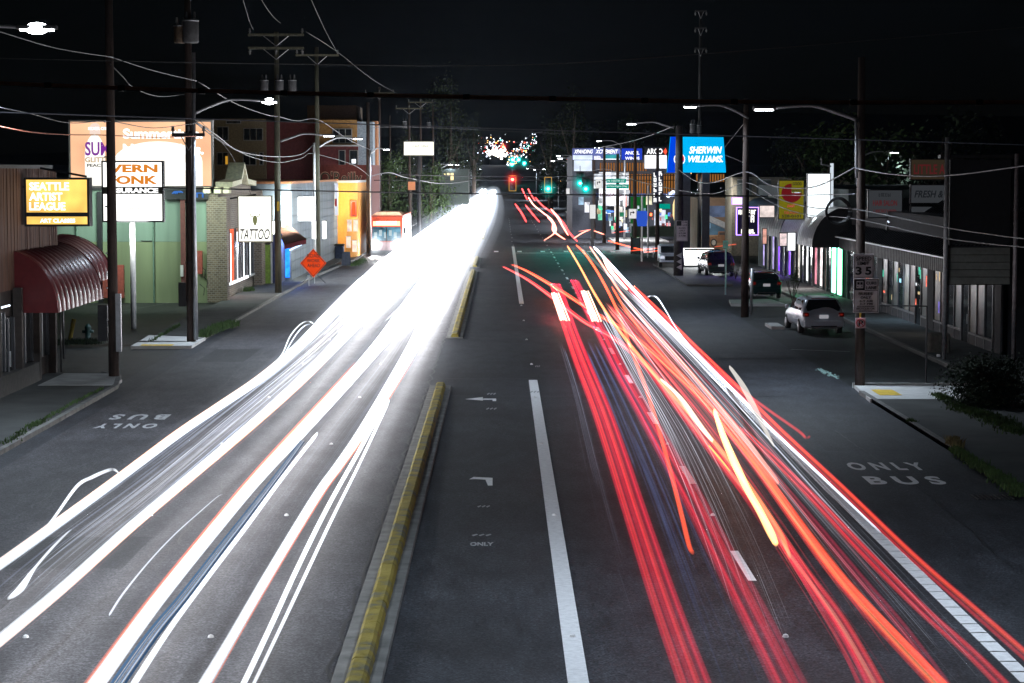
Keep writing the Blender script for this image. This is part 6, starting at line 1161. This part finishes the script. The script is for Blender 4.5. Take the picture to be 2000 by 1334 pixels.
MB().box(xl + .2, xr - .2, by - .04, by + .02, 2.55, 2.95).build('route_display', emit('amber_display', (1, .6, .35), 2.2), bus); scribble(735, 432, 776, 438.5, by - .06, emit('amber_text', (1, .85, .6), 4), bus, 8, 5)
for sg, hx_ in ((-1, xl + .35), (1, xr - .35)):
    h = MB().ball((hx_, by - .12, .95), .17, 12, 8).build('headlight', emit('bus_headlight', (1, 1, 1), 60), bus, True); halo(bus, (hx_, by - .3, .95), .3, (.85, .92, 1), 4.0, n=6)
    MB().bev(hx_ + sg * .55 - .08, hx_ + sg * .55 + .08, by - .3, by - .1, 1.9, 2.4, .03).build('wing_mirror', BLACK, bus)
for i in range(9): MB().box(xr + .005, xr + .02, by + .8 + i * 1.2, by + 1.8 + i * 1.2, 1.4, 2.5).build('side_window', emit('bus_side_glow', (.9, .95, 1), 3), bus)  # window glow raised to blow out the bus side
for yy in (2, 9): MB().tube([(xr - .3, by + yy, .5), (xr + .02, by + yy, .5)], .5, 16).build('wheel', BLACK, bus)
MB().box(xl, xr, by - .1, by, .3, .45).build('bumper', BLACK, bus)
lampobj(bus, (xl + .35, by - .5, .95), 140, (1, 1, 1), .3, (R(-80), 0, 0)); lampobj(bus, (xr - .35, by - .5, .95), 140, (1, 1, 1), .3, (R(-80), 0, 0))

# ================================================================== FAR HILL, LIGHTS, TREES, PLANTS
mb = MB()
for i in range(60):
    c = P(rnd.gauss(970, 8), rnd.gauss(298, 3), 1500); mb.ball(c, rnd.uniform(.3, 1.7), 6, 4)  # balls clustered to draw the glare of the far headlights
o = one(mb, 'far_headlights', emit('far_head', (1, .95, .88), 5), 'burst of far off headlights coming over the crest of the hill', 'headlights'); o['kind'] = 'stuff'
LCs = [('white', (.8, .85, 1), 2.0), ('amber', (1, .5, .15), 2.0), ('red', (1, .08, .04), 2.0), ('teal', (.05, .9, .7), 2.0), ('faint white', (.35, .37, .45), 1.0)]
for i, (nm, c_, s_) in enumerate(LCs):
    mb = MB()
    for q in range((190, 60, 60, 16, 160)[i]):
        if rnd.random() < .5: px, py = rnd.gauss(965, 16), rnd.gauss(287, 10)
        else: px = rnd.uniform(990, 1048); py = 312 - (px - 1000) * .85 + rnd.gauss(0, 10)
        if nm == 'faint white' or q % 4 == 3:
            Yq = 1 / rnd.uniform(1 / 1500, 1 / 330); s1_ = rnd.choice((-1, 1)); mb.ball((s1_ * rnd.uniform(13, 30 + Yq * .02), Yq, hill(Yq) + rnd.choice((rnd.uniform(2, 5), rnd.uniform(6, 10)))), Yq / F * rnd.uniform(.3, 1.0), 5, 3); continue
        mb.ball(P(px, py, 1450), rnd.uniform(.12, .48), 5, 3)
    o = one(mb, 'city_lights', emit('city_' + nm.replace(' ', '_'), c_, s_ * 2.5), 'scattered %s lights of the far city on the hillside' % nm, 'city lights'); o['kind'] = 'stuff'
def foliage(n, rx, ry, rz, leaf, seed, base=0.0):
    q = random.Random(seed); mb = MB(); cl = [(q.gauss(0, .42), q.gauss(0, .42), q.uniform(-.85, .8)) for _ in range(max(6, n // 70))]
    for i in range(n):
        c = q.choice(cl); x, y, z = (c[0] + q.gauss(0, .17)) * rx, (c[1] + q.gauss(0, .17)) * ry, (c[2] + q.gauss(0, .16)) * rz + base
        s_ = leaf * q.uniform(.5, 1.3); u = Vector((q.gauss(0, 1), q.gauss(0, 1), q.gauss(0, 1))).normalized(); v = u.orthogonal().normalized(); p = Vector((x, y, z))
        mb.add([p - u * s_, p + v * s_ * .6, p + u * s_, p - v * s_ * .6], [(0, 1, 2, 3)])
    return mb
TB = mat('bark', (.06, .045, .035), .9)
def tree(label, px, base_y, Y, top_y, wpx, group, seed, m=LEAFD):
    a = P(px, base_y, Y); t = P(px, top_y, Y).z; w = wpx * Y / F / 2; r = thing('tree', label, 'tree', (a.x, Y, 0), group); hgt = t
    MB().tube([(a.x, Y, 0), (a.x + .1, Y, hgt * .4), (a.x, Y, hgt * .8)], [hgt * .03, hgt * .022, .05], 7).build('trunk', TB, r, True)
    for q in range(4): an = q * 1.6; MB().tube([(a.x, Y, hgt * .35), (a.x + w * .6 * math.cos(an), Y + w * .6 * math.sin(an), hgt * (.6 + .05 * q))], [hgt * .015, .03], 5).build('limb', TB, r)
    mb = foliage(2600, w, w, hgt * .42, max(.12, w * .06), seed, hgt * .56); mb.v = [(v[0] + a.x, v[1] + Y, v[2]) for v in mb.v]; mb.build('crown', m, r)
TS = [(760, 480, 260, 300, 70, 'bushy tree behind the bus'), (700, 480, 262, 330, 60, 'low dark tree behind the red store'), (840, 470, 275, 312, 70, 'leafy tree under the small lit billboard'), (800, 470, 290, 250, 60, 'tall tree left of the small lit billboard'), (880, 400, 420, 150, 90, 'huge conifer silhouette left of the road vanishing point'), (925, 400, 520, 215, 50, 'narrow dark tree silhouette over the far lights'),
      (1075, 420, 420, 215, 70, 'dark tree silhouette right of the road vanishing point'), (1120, 420, 400, 165, 90, 'tall dark tree silhouette above the LED billboard'), (1230, 400, 360, 220, 70, 'dark tree behind the far lamp'), (1300, 400, 340, 235, 70, 'dark tree behind the cyan sign'), (1610, 400, 190, 215, 190, 'broad dark tree behind the white sign box'), (1720, 400, 180, 240, 190, 'large dim tree behind the shop roofs'), (1560, 400, 220, 255, 120, 'smaller dim tree behind the pizza sign'), (1840, 400, 170, 200, 200, 'large dark tree behind the big pole sign')]
for i, (px, by_, Y, ty, w, lab) in enumerate(TS): tree(lab, px, by_, Y, ty, w, 'dark trees behind the street', i + 3, LEAF if i in (0, 2, 10, 11) else LEAFD)
# hillside masses beyond
mb = MB()
for sd, xx in ((-1, -20), (1, 24)):
    for i in range(14): pass
hb = [('terrain', [(-900, -6), (-60, 34), (-14, 34), (-9, 26), (-9, -6)], 1650), ('terrain', [(14, -6), (14, 26), (22, 36), (120, 52), (900, 40), (900, -6)], 1650)]
for nm, poly, Y in hb: o = MB().prism([(x, z) for x, z in poly], 'y', Y, Y + 60).build(nm, mat('dark_hill', (.015, .018, .02), .95)); o['kind'] = 'structure'
def grasspatch(label, pts, n, h, m, seed, spread=1.0):
    q = random.Random(seed); mb = MB()
    for i in range(n):
        t = q.random() * (len(pts) - 1); k = int(t); a, b = pts[k], pts[min(k + 1, len(pts) - 1)]; f = t - k
        x = a[0] + (b[0] - a[0]) * f + q.gauss(0, a[2] * spread * .5); y = a[1] + (b[1] - a[1]) * f + q.gauss(0, a[2] * .6); hh = h * q.uniform(.4, 1.3); d = q.uniform(0, 6.28); l = q.uniform(.1, .6) * hh; w_ = .02
        p = Vector((x, y, .1)); e_ = Vector((math.cos(d), math.sin(d), 0)); s_ = Vector((-e_.y, e_.x, 0)) * w_
        mb.add([p - s_, p + s_, p + e_ * l * .4 + s_ * .7 + Vector((0, 0, hh * .6)), p + e_ * l + Vector((0, 0, hh)), p + e_ * l * .4 - s_ * .7 + Vector((0, 0, hh * .6))], [(0, 1, 2, 3, 4)])
    o = one(mb, 'grass_patch', m, label, 'grass'); o['kind'] = 'stuff'
def gp(px, py, w): v = G(px, py, .1); return (v.x, v.y, w)
grasspatch('leafy green tuft on the kerb right of the second left pole', [gp(395, 660, .25), gp(425, 645, .3), (gp(455, 636, .2))], 1400, .28, LEAF, 1); grasspatch('thin weeds growing along the left parking lot edge', [gp(295, 668, .1), gp(330, 648, .1), gp(352, 636, .08)], 260, .15, LEAF, 2)
grasspatch('weeds at the foot of the hydrant and bollard', [gp(105, 674, .3), gp(150, 672, .3), gp(188, 672, .2)], 900, .22, LEAFD, 3); grasspatch('grass strip along the near left kerb', [gp(10, 870, .18), gp(60, 835, .15), gp(80, 825, .1), gp(150, 785, .08), gp(200, 760, .06)], 900, .09, LEAF, 4)
grasspatch('green patch on the kerb beside the bus', [gp(690, 520, .4), gp(712, 508, .3)], 600, .2, LEAF, 5); grasspatch('small green weeds by the brick shop', [gp(478, 570, .2), gp(492, 568, .1)], 200, .25, LEAF, 6)
grasspatch('rough weeds and grass strip by the right gutter', [gp(1865, 880, .15), gp(1900, 905, .2), gp(1950, 935, .25), gp(2000, 970, .3)], 2200, .13, LEAF, 7); grasspatch('dry yellow tuft at the start of the right weeds', [gp(1858, 868, .12), gp(1872, 876, .12)], 500, .22, LEAFY, 8)
grasspatch('mossy verge below the round dark bush', [gp(1830, 772, .2), gp(1880, 800, .4), gp(1930, 815, .5), gp(2000, 850, .6)], 3600, .12, LEAF, 9); grasspatch('weed in the pavement joint near the right kerb', [gp(1775, 823, .1), gp(1785, 826, .06)], 120, .1, LEAF, 10)
grasspatch('grass on the far right corner by the side street', [gp(1150, 430, 1.2), gp(1170, 436, 1)], 500, .3, LEAF, 11)
def bush(label, px, py, wpx, hpx, seed, m=LEAFD, leaf=.05, n=5000):
    g = G(px, py); k = g.y / F; r = thing('bush', label, 'bush', (g.x, g.y, 0), None); mb = foliage(n, wpx * k / 2, wpx * k / 2.4, hpx * k / 2, leaf, seed, hpx * k * .48); mb.v = [(v[0] + g.x, v[1] + g.y, max(.0, v[2])) for v in mb.v]; mb.build('leaves', m, r)
    for q in range(5): MB().tube([(g.x, g.y, 0), (g.x + .4 * math.cos(q * 1.3), g.y + .3 * math.sin(q * 1.3), hpx * k * .6)], .02, 5).build('stem', TB, r)
bush('large rounded dark green bush by the right sign post', 1930, 800, 150, 105, 31, LEAFD, .045, 16000); bush('thin young shrub in front of the lit shops', 1548, 590, 34, 70, 32, LEAF, .04, 500); bush('bare spindly shrub beside the black people carrier', 1437, 545, 36, 70, 33, LEAF, .03, 420); bush('dark leafy plant beside the brick shop window', 488, 545, 16, 30, 34, LEAF, .05, 400); bush('low shrub near the left lot hedge', 1760, 590, 30, 20, 35, LEAF, .05, 300)
# bright scatter of broken glass by the right kerb
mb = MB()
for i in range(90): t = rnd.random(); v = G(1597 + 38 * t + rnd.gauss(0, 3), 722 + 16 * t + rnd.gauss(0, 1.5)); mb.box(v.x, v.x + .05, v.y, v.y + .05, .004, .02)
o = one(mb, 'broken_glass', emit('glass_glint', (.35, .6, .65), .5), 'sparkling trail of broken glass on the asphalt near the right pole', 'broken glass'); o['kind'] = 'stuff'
# parking lines on lots
for a_, b_ in (((231, 608), (335, 590)), ((1500, 680), (1660, 686))):
    a, b = G(*a_), G(*b_); o = MB().add([(a.x, a.y, -.02), (b.x, b.y, -.02), (b.x, b.y + .15, -.02), (a.x, a.y + .15, -.02)], [(0, 1, 2, 3)]).build('parking_line', PAINTO); o['kind'] = 'structure'

# ================================================================== AIR
hz = bpy.data.materials.new('night_air'); t, n, l = nt(hz); n.remove(n['Principled BSDF'])
pv = n.new('ShaderNodeVolumePrincipled'); pv.inputs['Color'].default_value = (0.6, 0.75, 1, 1); pv.inputs['Density'].default_value = 0.00004; pv.inputs['Anisotropy'].default_value = 0.6
l.new(pv.outputs[0], n['Material Output'].inputs['Volume'])
o = MB().box(-950, 950, -60, 2700, -8, 62).build('haze', hz); o['kind'] = 'stuff'
